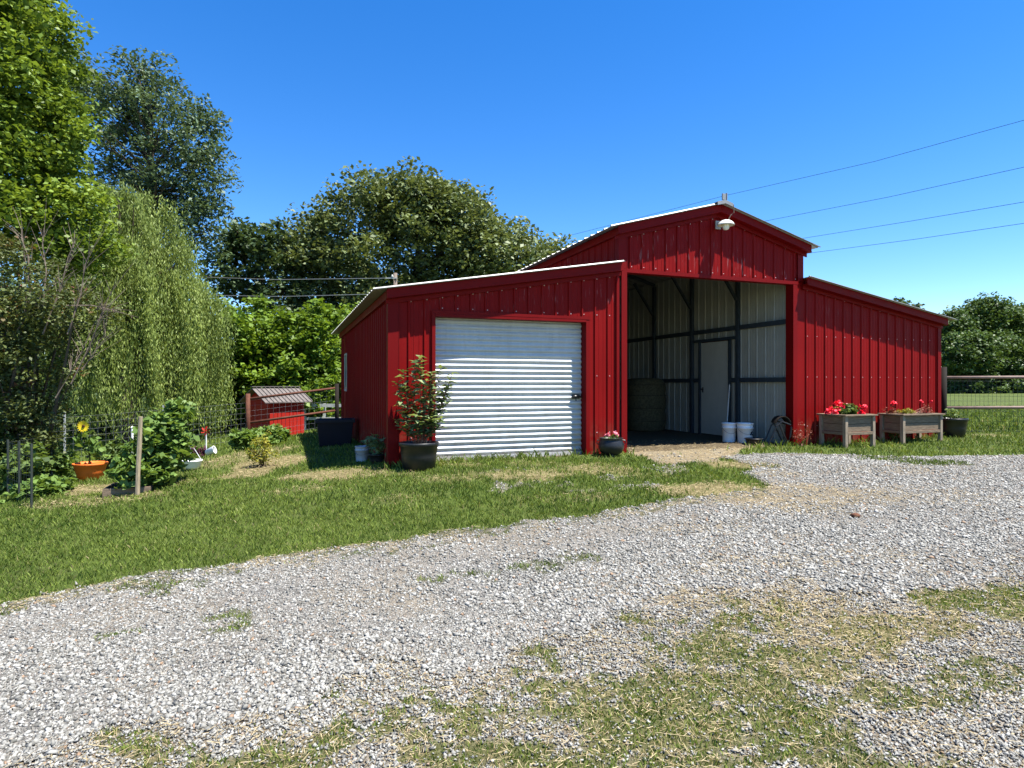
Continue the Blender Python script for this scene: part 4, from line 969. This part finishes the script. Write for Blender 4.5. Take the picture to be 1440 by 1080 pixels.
# ------------------------------------------------------------------ raised planter boxes
def planter(name, label, x, y, L_, W_, Hh, rz):
    t = empty(name, (x, y, H(x, y)), rz, label, 'planter box', 'wooden planter boxes along the right wing')
    q = .062
    for (a, b) in ((0,0),(L_-q,0),(0,W_-q),(L_-q,W_-q)):
        mb = MB(); mb.box(a, a+q, b, b+q, -.06, Hh-.022); mb.build('leg', M['wood_grey'], t, bevel=.004)
    z0, z1, z2 = Hh-.30, Hh-.165, Hh-.03
    for (a0,a1,b0,b1) in ((q,L_-q,.028,.048),(q,L_-q,W_-.048,W_-.028),(.028,.048,q,W_-q),(L_-.048,L_-.028,q,W_-q)):
        for (za, zb2) in ((z0, z1-.004), (z1+.003, z2)):
            mb = MB(); mb.box(a0, a1, b0, b1, za, zb2); mb.build('side_board', M['wood_plank'], t, bevel=.003)
    for (a0,a1,b0,b1) in ((q,L_-q,.002,.026),(.002,.026,q,W_-q)):
        mb = MB(); mb.box(a0, a1, b0, b1, z0-.055, z0-.004); mb.build('rail', M['wood_plank'], t, bevel=.003)
    for (a0,a1,b0,b1) in ((-.03,L_+.03,-.03,.06),(-.03,L_+.03,W_-.06,W_+.03),(-.03,.06,.062,W_-.062),(L_-.06,L_+.03,.062,W_-.062)):
        mb = MB(); mb.box(a0, a1, b0, b1, Hh-.021, Hh+.004); mb.build('top_board', M['wood_plank'], t, bevel=.003)
    mb = MB(); mb.box(.05, L_-.05, .05, W_-.05, z0+.01, Hh-.05); mb.build('soil', M['soil'], t)
    return t
x, y = W(1189, 632, 10.75).x, 10.75
p1 = planter('planter_box', 'square raised wooden planter with big red geraniums, the left of the two', x, y, .72, .57, .58, TH)
def rel(t, a, b, c): v = Matrix.Rotation(t.rotation_euler.z, 3, 'Z') @ Vector((a, b, c)); return (t.location.x+v.x, t.location.y+v.y, t.location.z+v.z)
b0 = rel(p1, .36, .3, .54)
g1 = leafy('geranium', 'green-leaved geranium with large bright red flower heads in the left planter', 'flower', b0, [(b0[0]-.02,b0[1],b0[2]+.09,.30,.14,.07),(b0[0]+.05,b0[1],b0[2]+.12,.17,.1,.09)], 46, 13, .055, .055, 'hosta', 61, 12, aspect=.9)
flowers(g1, [(-.36,-.05,.08,.05),(-.27,-.12,.07,.06),(-.27,.0,.13,.06),(-.17,-.03,.11,.055),(-.12,.06,.22,.075),(-.07,.0,.17,.06),(.27,.0,.15,.065),(.33,.05,.10,.06),(.24,-.08,.06,.055),(.31,-.05,.17,.04)], 'geranium', .05, npet=60, seed=5, name='flower_head')
flowers(g1, [(.08,.1,.20,.03),(.15,.08,.17,.03)], 'pinkfl', .025, npet=14, seed=6, name='bud')
x, y = W(1270, 625, 11.35).x, 11.35
p2 = planter('planter_box', 'long raised wooden planter with few thin plants, the right of the two', x, y, 1.06, .48, .55, TH)
b0 = rel(p2, .5, .28, .52)
g2 = leafy('thin_geranium', 'sparse reddish geranium with one small red bloom in the right planter', 'flower', b0, [(b0[0]-.42,b0[1]-.1,b0[2]+.10,.12,.08,.12),(b0[0]+.42,b0[1]+.12,b0[2]+.13,.17,.08,.13)], 30, 9, .05, .042, 'redleaf', 63, 16, 'stem_red')
flowers(g2, [(-.33,-.1,.24,.045),(-.37,-.1,.21,.03),(.33,.1,.25,.03),(.55,.16,.26,.026)], 'geranium', .04, npet=36, seed=7, name='flower_head')
b1 = (b0[0]-.1, b0[1]-.03, b0[2]+.03)
leafy('cream_flower_patch', 'low cream flowering clump in the middle of the right planter', 'flower', b1, [(b1[0],b1[1],b1[2]+.03,.2,.1,.05)], 26, 16, .045, .03, 'yellow', 64, 4, aspect=.9)
x, y = W(1340, 614, 12.45).x, 12.45
pot('barrel_tub', 'wide black tub beyond the right planter, by the fence post', 'plant pot', x, y, .20, .245, .38, 'black_plastic')
leafy('tub_plant', 'thin green seedling plant in the wide black tub by the fence', 'plant', (x, y, H(x,y)+.33), [(x-.03,y,H(x,y)+.45,.2,.12,.11)], 22, 8, .06, .07, 'hosta', 66, 8, aspect=.45)
# weeds at the foot of the right wing
for k, (px, py, hgt_, lab, mt, nn) in enumerate(((1128,628,.42,'spindly pinkish-leaved weed at the foot of the wall, left of the geranium planter','redleaf',22),(1168,622,.20,'low weed under the geranium planter','hosta',16),(1203,622,.2,'bright green weed clump showing between the legs of the geranium planter','bush',22),(1258,620,.24,'dark weed between the two planter boxes','hosta',20),(1296,612,.2,'weed clump under the long planter box','hosta',20))):
    x, y, z = G(px, py); leafy('weed', lab, 'weed', (x, y, z), [(x,y,z+hgt_*.5,.12 if k else .16,.1,hgt_*.5)], nn, 9, .05, .042 if k else .035, mt, 100+k, 7, 'stem_red' if k == 0 else 'stem', aspect=.5)

# ------------------------------------------------------------------ fences
def wires(mb, a, b, zt, zbot, nh, step, r=.0026):
    """woven wire between two ground points a,b (x,y,zground); heights relative"""
    a = Vector(a); b = Vector(b); L_ = (b-a).length
    for i in range(nh):
        h = zbot+(zt-zbot)*i/(nh-1); mb.tube([a+Vector((0,0,h)), a.lerp(b,.5)+Vector((0,0,h-.008)), b+Vector((0,0,h))], r, 3, cap=False)
    n = int(L_/step)
    for i in range(n+1):
        p = a.lerp(b, i/n); mb.tube([p+Vector((0,0,zbot)), p+Vector((0,0,zt))], r*.9, 3, cap=False)
# pipe fence from the barn's rear corner down to the garden
A = Vector(gb(-6.88, 16.0)); B = Vector(gb(-4.85, 17.0))
t = empty('pipe_fence', A, 0, 'rusty brown two-rail pipe fence running from the barn rear corner past the little shed', 'fence')
Bz = B-A
mb = MB(); mb.tube([(0,0,-.2),(0,0,1.36)], .055, 12); mb.build('post', M['rust_pipe'], t, smooth=True)
mb = MB(); mb.tube([Bz+Vector((0,0,-.2)),Bz+Vector((0,0,1.36))], .055, 12); mb.build('post', M['wood_dark'], t, smooth=True)
for h in (1.22, .60):
    mb = MB(); mb.tube([(0,0,h), Bz+Vector((0,0,h+.02))], .032, 8); mb.build('rail', M['rust_pipe'], t, smooth=True)
mb = MB(); wires(mb, (0,.04,0), (Bz.x,Bz.y+.04,Bz.z), 1.18, .08, 9, .15, .002); mb.build('wire_mesh', M['wire'], t)
# garden wire fence
pts = [A+Vector((-.06,0,0)), Vector(gb(-7.9, 13.9)), Vector(gb(-8.75, 12.0)), Vector(gb(-9.2, 10.4))]
t = empty('garden_wire_fence', pts[2], 0, 'thin woven wire fence on pale t-posts behind the garden pots', 'fence')
for i in range(3):
    a_, b_ = pts[i]-pts[2], pts[i+1]-pts[2]
    mb = MB(); wires(mb, a_, b_, 1.12, .05, 9, .15, .0022); mb.build('wire_mesh', M['wire'], t)
for i, p in enumerate(pts[1:]):
    p = p-pts[2]; mb = MB(); mb.box(p.x-.02, p.x+.02, p.y-.003, p.y+.003, p.z-.2, p.z+1.22); mb.box(p.x-.003, p.x+.003, p.y+.0035, p.y+.03, p.z-.2, p.z+1.22); mb.build('post', M['tpost'], t)
# dark garden posts at far left
pl = [Vector(gb(-5.95, 7.6)), Vector(gb(-6.9, 8.4)), Vector(gb(-7.2, 9.6))]
t = empty('garden_netting_fence', pl[0], 0, 'dark low netting fence on thin green posts at the left edge of the lawn', 'fence')
for p in (pl[0], pl[0].lerp(pl[1], .5), pl[1], pl[2]):
    p = p-pl[0]; mb = MB(); mb.tube([p+Vector((0,0,-.2)), p+Vector((0,0,.82))], .014, 6); mb.build('post', M['tdark'], t)
for i in range(2):
    mb = MB(); wires(mb, pl[i]-pl[0], pl[i+1]-pl[0], .78, .05, 7, .12, .002); mb.build('netting', M['tdark'], t)
# right fence
A = Vector((W(1327, 540, 13.3).x, 13.3, 0)); A.z = H(A.x, A.y)-.02; B = Vector((A.x+3.3, 13.35, H(A.x+3.3, 13.35)-.02))
t = empty('pasture_fence', A, 0, 'two-rail pipe and wire fence with dark post at the right end of the barn', 'fence')
for k in range(2):
    p = Vector((3.3*k, .02*k, 0)); mb = MB(); mb.tube([p+Vector((0,0,-.2)), p+Vector((0,0,1.50-.05))], .06, 12); mb.build('post', M['wood_dark'], t, smooth=True)
    for h in (1.22, .565):
        mb = MB(); mb.tube([p+Vector((.05,0,h)), p+Vector((3.25,.02,h+.02))], .033, 8); mb.build('rail', M['rail'], t, smooth=True)
    mb = MB(); wires(mb, p+Vector((0,.05,0)), p+Vector((3.3,.07,0)), 1.15, .06, 11, .09, .0032); mb.build('wire_mesh', M['tdark'], t)
# pale fence far behind the barn's rear corner
A = Vector(gb(-7.6, 22.5)); t = empty('white_fence', A, 0, 'pale board fence far behind, glimpsed between the shed and the barn', 'fence')
for k in range(5):
    mb = MB(); mb.box(.45*k*1.6-.04, .45*k*1.6+.04, -.04, .04, -.3, 1.05); mb.build('post', M['tpost'], t)
mb = MB(); mb.box(-.1, 3.1, -.07, -.042, .92, 1.04); mb.build('rail', M['tpost'], t); mb = MB(); mb.box(-.1, 3.1, -.07, -.042, .45, .55); mb.build('rail', M['tpost'], t)

# ------------------------------------------------------------------ little shed
sx, sy = W(388, 600, 18.4).x, 18.4; shz = H(sx, sy)
t = empty('small_shed', (sx, sy, shz), radians(50), 'little red board shed with brown ribbed metal roof behind the pipe fence', 'shed')
hw, hd, wh = .55, .66, 1.14; hb = 1.46
mb = MB()   # ridge runs along the front: front roof slope faces the camera
n = 9
for i in range(n):
    a = -hw+2*hw*i/n; b = a+2*hw/n-.012; mb.box(a, b, -hd, -hd+.03, 0, wh-.02)
mb.build('front_wall', M['shed_red'], t)
for s in (-1, 1):
    mb = MB(); x0, x1 = (-hw-.005, -hw+.025) if s < 0 else (hw-.025, hw+.005)
    mb.add([(x0,-hd+.032,0),(x1,-hd+.032,0),(x1,hd,0),(x0,hd,0),(x0,-hd+.032,wh),(x1,-hd+.032,wh),(x1,hd,wh),(x0,hd,wh),(x0,0,hb+.02),(x1,0,hb+.02)],
           [(0,3,2,1),(0,1,5,4),(2,3,7,6),(1,2,6,9,5),(0,4,8,7,3),(4,5,9,8),(6,7,8,9)])
    mb.build('side_wall', M['shed_red'], t)
mb = MB(); mb.box(-hw+.03, hw-.03, hd-.03, hd, 0, wh-.02); mb.build('back_wall', M['shed_red'], t)
mb = MB()
for s in (-1, 1):
    ye, ze = s*(hd+.12), wh-.05
    for i in range(11):
        a = -hw-.2+ (2*hw+.4)*i/11; b = a+(2*hw+.4)/11
        mb.hexa([(a,ye,ze),(b,ye,ze),(b,0,hb+.04),(a,0,hb+.04),(a,ye,ze+.025),(b-.02,ye,ze+.025),(b-.02,0,hb+.065),(a,0,hb+.065)])
        mb.hexa([(b-.03,ye,ze+.026),(b,ye,ze+.026),(b,0,hb+.066),(b-.03,0,hb+.066),(b-.025,ye,ze+.055),(b-.005,ye,ze+.055),(b-.005,0,hb+.095),(b-.025,0,hb+.095)])
mb.build('roof', M['shed_roof'], t)
mb = MB(); mb.bar((-hw-.22,0,hb+.10),(hw+.22,0,hb+.10),.12,.02); mb.build('ridge_cap', M['shed_roof'], t)

# ------------------------------------------------------------------ garden at the left
x, y = W(127, 664, 9.7).x, 9.7
pot('orange_pot', 'wide orange plastic pot holding the sunflower', 'plant pot', x, y, .165, .225, .27, 'orange')
z = H(x, y)+.2
t = empty('sunflower', (x, y, z), 0, 'single yellow sunflower with broad leaves in the orange pot', 'sunflower')
mb = MB(); mb.tube([(0,0,0),(-.02,0,.3),(-.06,0,.52),(-.07,-.02,.64)], [.011,.010,.008,.006], 7); mb.build('stem', M['stem'], t)
P = np.array([(-.17,-.03,.47),(-.12,-.05,.38),(.0,-.06,.52),(.05,-.06,.44),(.10,-.06,.36),(.02,-.07,.33),(.16,-.05,.30),(-.16,0,.42),(-.02,.02,.40),(.05,-.02,.30),(.13,.02,.34),(.17,0,.26),(.03,-.05,.22),(.1,-.03,.17),(.2,.02,.15),(.02,.02,.48),(.12,0,.42),(.08,.05,.25),(-.05,-.02,.3),(.16,-.03,.2),(.24,0,.22)])
V = leaf_cloud(np.repeat(P, 3, 0)+rng.normal(0,.035,(63,3)), .12, .85, .1); np_mesh('leaves', V, 4, LF['vine'], t, tone=np.repeat(rng.random(63), 4))
mb = MB(); c = Vector((-.07,-.05,.65))
for k in range(16):
    a = 2*pi*k/16; d = Vector((cos(a),-.15,sin(a))); n_ = Vector((-sin(a),0,cos(a)))
    mb.add([c+d*.02+n_*.010, c+d*.06+n_*.021, c+d*.10, c+d*.06-n_*.021, c+d*.02-n_*.010], [(0,1,2,3,4)])
sf = mb.build('petals', M['yellow'], t)
mb = MB(); mb.tube([c+Vector((0,.01,0)), c+Vector((0,-.012,0)), c+Vector((0,-.018,0))], [.026,.025,.014], 14); mb.build('flower_disc', M['brown'], t)
x, y = W(163, 660, 10.6).x, 10.6
pot('dark_pot', 'dark pot with low greens between the orange pot and the bean vines', 'plant pot', x, y, .15, .19, .22, 'black_plastic')
z = H(x, y); leafy('pot_greens', 'low leafy greens in the dark pot right of the sunflower', 'plant', (x,y,z+.2), [(x,y,z+.36,.30,.2,.16),(x+.1,y,z+.45,.2,.15,.1)], 40, 14, .09, .09, 'hosta', 71, 10)
# wooden stake with bean vines and raised bed
x, y = W(194, 697, 7.9).x, 7.9; zg = H(x, y)
t = empty('wooden_stake', (x, y, zg), 0, 'rough pale split wooden stake standing at the end of the bean vines', 'stake')
mb = MB(); mb.tube([(-.01,0,-.15),(0,0,.3),(.012,.01,.65),(.035,0,1.03)], [.030,.027,.030,.024], 7); mb.build('stake', M['wood_pale'], t)
c1 = W(232, 620, 8.6); 
leafy('bean_vine', 'tall dense broad-leaved bean vines climbing right of the wooden stake', 'vine', gb(c1.x, 8.6), [T3(236,612,8.6,28,44,.35), T3(222,640,8.5,34,40,.35), T3(248,590,8.7,20,26,.25), T3(210,660,8.3,30,22,.3), T3(212,610,8.5,12,40,.2),T3(250,625,8.7,16,40,.3)], 190, 17, .12, .105, 'vine', 81, 16, aspect=.85)
c1 = W(183, 672, 8.0)
leafy('squash_plant', 'low broad-leaved plant spilling over the bed left of the wooden stake', 'plant', gb(c1.x, 8.15), [T3(180,670,8.1,22,18,.2), T3(172,655,8.2,16,16,.2),T3(186,640,8.3,8,26,.12)], 46, 12, .08, .10, 'vine', 82, 6, aspect=.85)
x, y = W(175, 690, 8.0).x, 8.05
t = empty('raised_bed', (x, y, H(x, y)), .35, 'small raised bed edged with weathered boards at the foot of the wooden stake', 'garden bed')
for (a,b,c,d) in ((-.25,.25,-.02,.02),(-.25,.25,.5,.54),(-.27,-.251,-.02,.54),(.251,.27,-.02,.54)):
    mb = MB(); mb.box(a,b,c,d,-.1,.10); mb.build('board', M['wood_plank'], t)
mb = MB(); mb.box(-.249,.249,.021,.499,-.1,.07); mb.build('soil', M['soil'], t)
# leafy bed at far left
for k, (px, py, D, rx, ry, lab) in enumerate(((70,655,9.9,20,22,'leafy garden plants just left of the orange pot'),(30,665,8.8,36,34,'leafy garden plants behind the netting fence at the left edge'),(60,690,8.4,26,14,'low ground leaves in front of the netting, left of the orange pot'),(-20,650,9.2,40,50,'overgrown plants at the very left edge of the garden'))):
    c1 = W(px, py, D); leafy('garden_plant', lab, 'plant', gb(c1.x, D), [T3(px,py,D,rx,ry,.4), T3(px+8,py-ry*.4,D,rx*.7,ry*.8,.35)], 110, 14, .12, .10, 'vine' if k % 2 == 0 else 'hosta', 110+k, 12, aspect=.7, group='plants of the garden bed')
# hanging basket set on the grass
x, y, z = G(266, 662); y += .1
t = empty('hanging_basket', (x, y, H(x, y)+.01), 0, 'white hanging basket with its hanger, set down on the grass right of the bean vines', 'basket')
mb = MB(); mb.lathe([(.001,0),(.085,0),(.115,.04),(.14,.12),(.15,.13),(.15,.145),(.135,.145),(.12,.06)], 26); mb.build('bowl', M['white_plastic'], t, smooth=True)
mb = MB(); mb.disc(.125, .11, 20); mb.build('soil', M['soil'], t)
for a in (0.1, 2.2, 4.3):
    mb = MB(); mb.tube([(.143*cos(a),.143*sin(a),.135),(-.03,0,.42)], .004, 5); mb.build('hanger', M['white_plastic'], t)
mb = MB(); mb.tube([(-.03,0,.42),(-.05,0,.45),(-.04,0,.48),(-.02,0,.46)], .004, 5); mb.build('hook', M['white_plastic'], t)
leafy('basket_plant', 'small green leaves in the white hanging basket', 'plant', (x,y,H(x,y)+.12), [(x,y,H(x,y)+.15,.1,.1,.03)], 8, 8, .04, .03, 'hosta', 9, 3)
x, y, z = G(268, 645); leafy('purple_plant', 'dark purple-leaved plant behind the white hanging basket', 'plant', (x,y,z), [(x,y,z+.12,.22,.15,.12),(x+.2,y+.1,z+.1,.15,.12,.08)], 40, 12, .06, .055, 'purple', 12, 5, 'stem_red')
x, y, z = G(290, 640)
t = empty('garden_pinwheel', (x, y, z), .3, 'red pinwheel ornament on a white stick beyond the hanging basket', 'ornament')
mb = MB(); mb.tube([(0,0,-.05),(0,0,.44)], .012, 7); mb.build('stick', M['white_plastic'], t)
for k in range(6):
    a = 2*pi*k/6+.3; d = Vector((cos(a),0,sin(a))); n_ = Vector((-sin(a),-.5,cos(a))); c = Vector((0,-.025,.50)); mb = MB()
    mb.add([c, c+d*.05+n_*.03, c+d*.10+n_*.012, c+d*.095-n_*.01], [(0,1,2,3)]); mb.build('vane', M['red_plastic'], t)
mb = MB(); mb.tube([(0,0,.50),(0,-.04,.50)], .016, 8); mb.build('hub', M['red_plastic'], t)
x, y, z = G(297, 642)
t = empty('white_pail', (x, y, z+.03), .4, 'small white pail tipped over on the grass beside the pinwheel', 'pail')
mb = MB(); mb.lathe([(.001,-.0),(.055,0),(.075,.16),(.08,.165),(.07,.16),(.05,.01)], 20); o = mb.build('body', M['white_plastic'], t, smooth=True); o.rotation_euler = (radians(20), radians(68), 0); o.location = (-.08, 0, .05)
x, y, z = G(186, 640); 
mb = MB(); 
t = empty('marker_post', (W(186,640,11.5).x, 11.5, H(W(186,640,11.5).x, 11.5)), 0, 'short white marker post behind the garden, left of the wooden stake', 'post')
mb.tube([(0,0,-.1),(0,0,.74)], .022, 8); mb.build('shaft', M['white_plastic'], t); mb = MB(); mb.tube([(0,0,.741),(0,0,.77)], [.03,.01], 8); mb.build('cap', M['white_plastic'], t)
# hosta row and yellow shrub
for k, (px, py, D) in enumerate(((345,622,12.4),(362,618,12.8),(380,612,13.3),(395,606,13.9))):
    c1 = W(px, py, D); b = gb(c1.x, D); leafy('hosta', ['leftmost','second from the left','second from the right','rightmost'][k]+' of the broad-leaved plants in the row before the little shed', 'plant', b, [(b[0],b[1],b[2]+.2,.30,.28,.17),(b[0]-.1,b[1]-.05,b[2]+.3,.2,.18,.12)], 40, 13, .10, .11, 'vine', 130+k, 8, aspect=.7, group='row of broad-leaved plants before the shed')
x, y, z = G(370, 656); leafy('yellow_shrub', 'small yellow-green shrub in a ring of dry hay mulch', 'shrub', (x,y,z), [(x,y,z+.25,.26,.2,.20),(x-.12,y,z+.18,.2,.15,.12),(x+.1,y,z+.4,.12,.12,.12)], 50, 13, .08, .05, 'yellow', 141, 12, 'stem_red')
def clod(px, py, s, lab):
    x, y, z = G(px, py); t = None; mb = MB(); r = random.Random(3); mb.lathe([(.001,-.2),(.6,-.15),(1,.2),(.8,.55),(.4,.75),(.001,.8)], 9, wob=.12)
    mb.v = [(a*s*r.uniform(.85,1.15), b*s*.8, c*s) for a, b, c in mb.v]; o = mb.build('clod', M['clay'], None, smooth=True); o.location = (x, y, z+.01); tag(o, lab, 'clod')
clod(1203, 728, .045, 'single dark brown clod lying on the gravel in front of the barn opening')

# ------------------------------------------------------------------ power lines and pole
def cable(label, pts, r):
    mb = MB(); ps = [W(*p) for p in pts]; a, b = ps[0], ps[-1]; o0 = Vector(ps[0])
    out = []
    for i in range(len(ps)-1):
        for k in range(8): out.append(ps[i].lerp(ps[i+1], k/8)-o0)
    out.append(ps[-1]-o0); mb.tube(out, r, 5)
    o = mb.build('power_line', M['cable'], None); o.location = o0; tag(o, label, 'cable', 'overhead power lines')
cable('highest overhead power line, passing just above the barn ridge', [(1800,76,30),(1440,169,36),(1230,227,42),(1020,275,50),(790,334,60)], .015)
cable('second highest overhead power line right of the barn ridge', [(1800,160,30),(1440,235,36),(1250,277,42),(1075,311,50),(900,345,60)], .015)
cable('third overhead power line, ending behind the right roof slope', [(1800,232,30),(1440,284,36),(1280,311,42),(1130,335,50),(950,362,60)], .015)
cable('lowest overhead power line on the right', [(1800,265,30),(1440,314,36),(1290,336,42),(1130,357,50),(960,378,60)], .015)
D = 28.0; bx = W(556, 540, D); t = empty('utility_pole', (bx.x, bx.y, H(bx.x, bx.y)), 0, 'pale utility pole top showing over the left wing roof', 'utility pole')
zt = W(556, 384, D).z-H(bx.x, bx.y)
mb = MB(); mb.tube([(0,0,-.3),(0,0,zt)], [.13,.085], 10); mb.build('pole', M['pole'], t, smooth=True)
mb = MB(); mb.bar((-.42,-.1,zt-.25),(.1,-.1,zt-.25),.07,.05); mb.build('bracket', M['tpost'], t)
mb = MB(); mb.lathe([(.001,0),(.05,.01),(.06,.06),(.03,.08),(.05,.11),(.001,.14)], 12, c=(-.12,-.1,zt-.22)); mb.build('insulator', M['tpost'], t, smooth=True)
for k, (dz_, py0, px0, lab) in enumerate(((-.25, 386, 300, 'upper thin wire running left from the utility pole'), (-.95, 412, 300, 'lower thin wire running left from the utility pole'))):
    a = Vector((bx.x-(.4 if k == 0 else 0), bx.y-.1, H(bx.x,bx.y)+zt+dz_)); b = W(px0-60, py0+2, D+1); mb = MB(); mb.tube([(0,0,0), (b-a)*.5+Vector((0,0,-.12)), b-a], .016, 5)
    o = mb.build('power_line', M['wire'], None); o.location = a; tag(o, lab, 'cable')

# ------------------------------------------------------------------ light, sky, camera
AZ = radians(47.7); EL = radians(66.5)      # sun direction from the facade normal towards the right, and elevation
nx_, ny_ = UY, -UX                           # outward normal of the front
ux_, uy_ = UX, UY
sd = Vector(((nx_*cos(AZ)+ux_*sin(AZ))*cos(EL), (ny_*cos(AZ)+uy_*sin(AZ))*cos(EL), sin(EL)))
sun = bpy.data.lights.new('sun', 'SUN'); sun.energy = 5.0; sun.angle = radians(.53); sun.color = (1, .955, .88)
so = bpy.data.objects.new('sun', sun); COL.objects.link(so); so.rotation_euler = sd.to_track_quat('Z', 'Y').to_euler(); so.location = (0, 0, 30)
wd = bpy.data.worlds.new('World'); scene.world = wd; wd.use_nodes = True; nt = wd.node_tree
sky = nt.nodes.new('ShaderNodeTexSky'); sky.sky_type = 'NISHITA'; sky.sun_disc = False; sky.sun_elevation = EL
sky.sun_rotation = math.atan2(sd.x, sd.y); sky.air_density = 1.0; sky.dust_density = .05; sky.altitude = 600; sky.ozone_density = 3.0
hs = N(nt, 'ShaderNodeHueSaturation'); hs.inputs['Saturation'].default_value = 1.36; hs.inputs['Hue'].default_value = .508
L(nt, sky.outputs[0], hs.inputs['Color'])
bg = nt.nodes['Background']; L(nt, hs.outputs[0], bg.inputs[0]); bg.inputs[1].default_value = .094
cam = bpy.data.cameras.new('camera'); co = bpy.data.objects.new('camera', cam); COL.objects.link(co)
co.location = (0, 0, CH); co.rotation_euler = (pi/2, 0, 0); cam.sensor_width = 36; cam.lens = F/1440*36; cam.clip_end = 2000; cam.clip_start = .05
scene.camera = co
scene.view_settings.view_transform = 'Standard'; scene.view_settings.look = 'None'; scene.view_settings.exposure = 1.45; scene.view_settings.gamma = 1
scene.cycles.max_bounces = 8; scene.cycles.transparent_max_bounces = 8
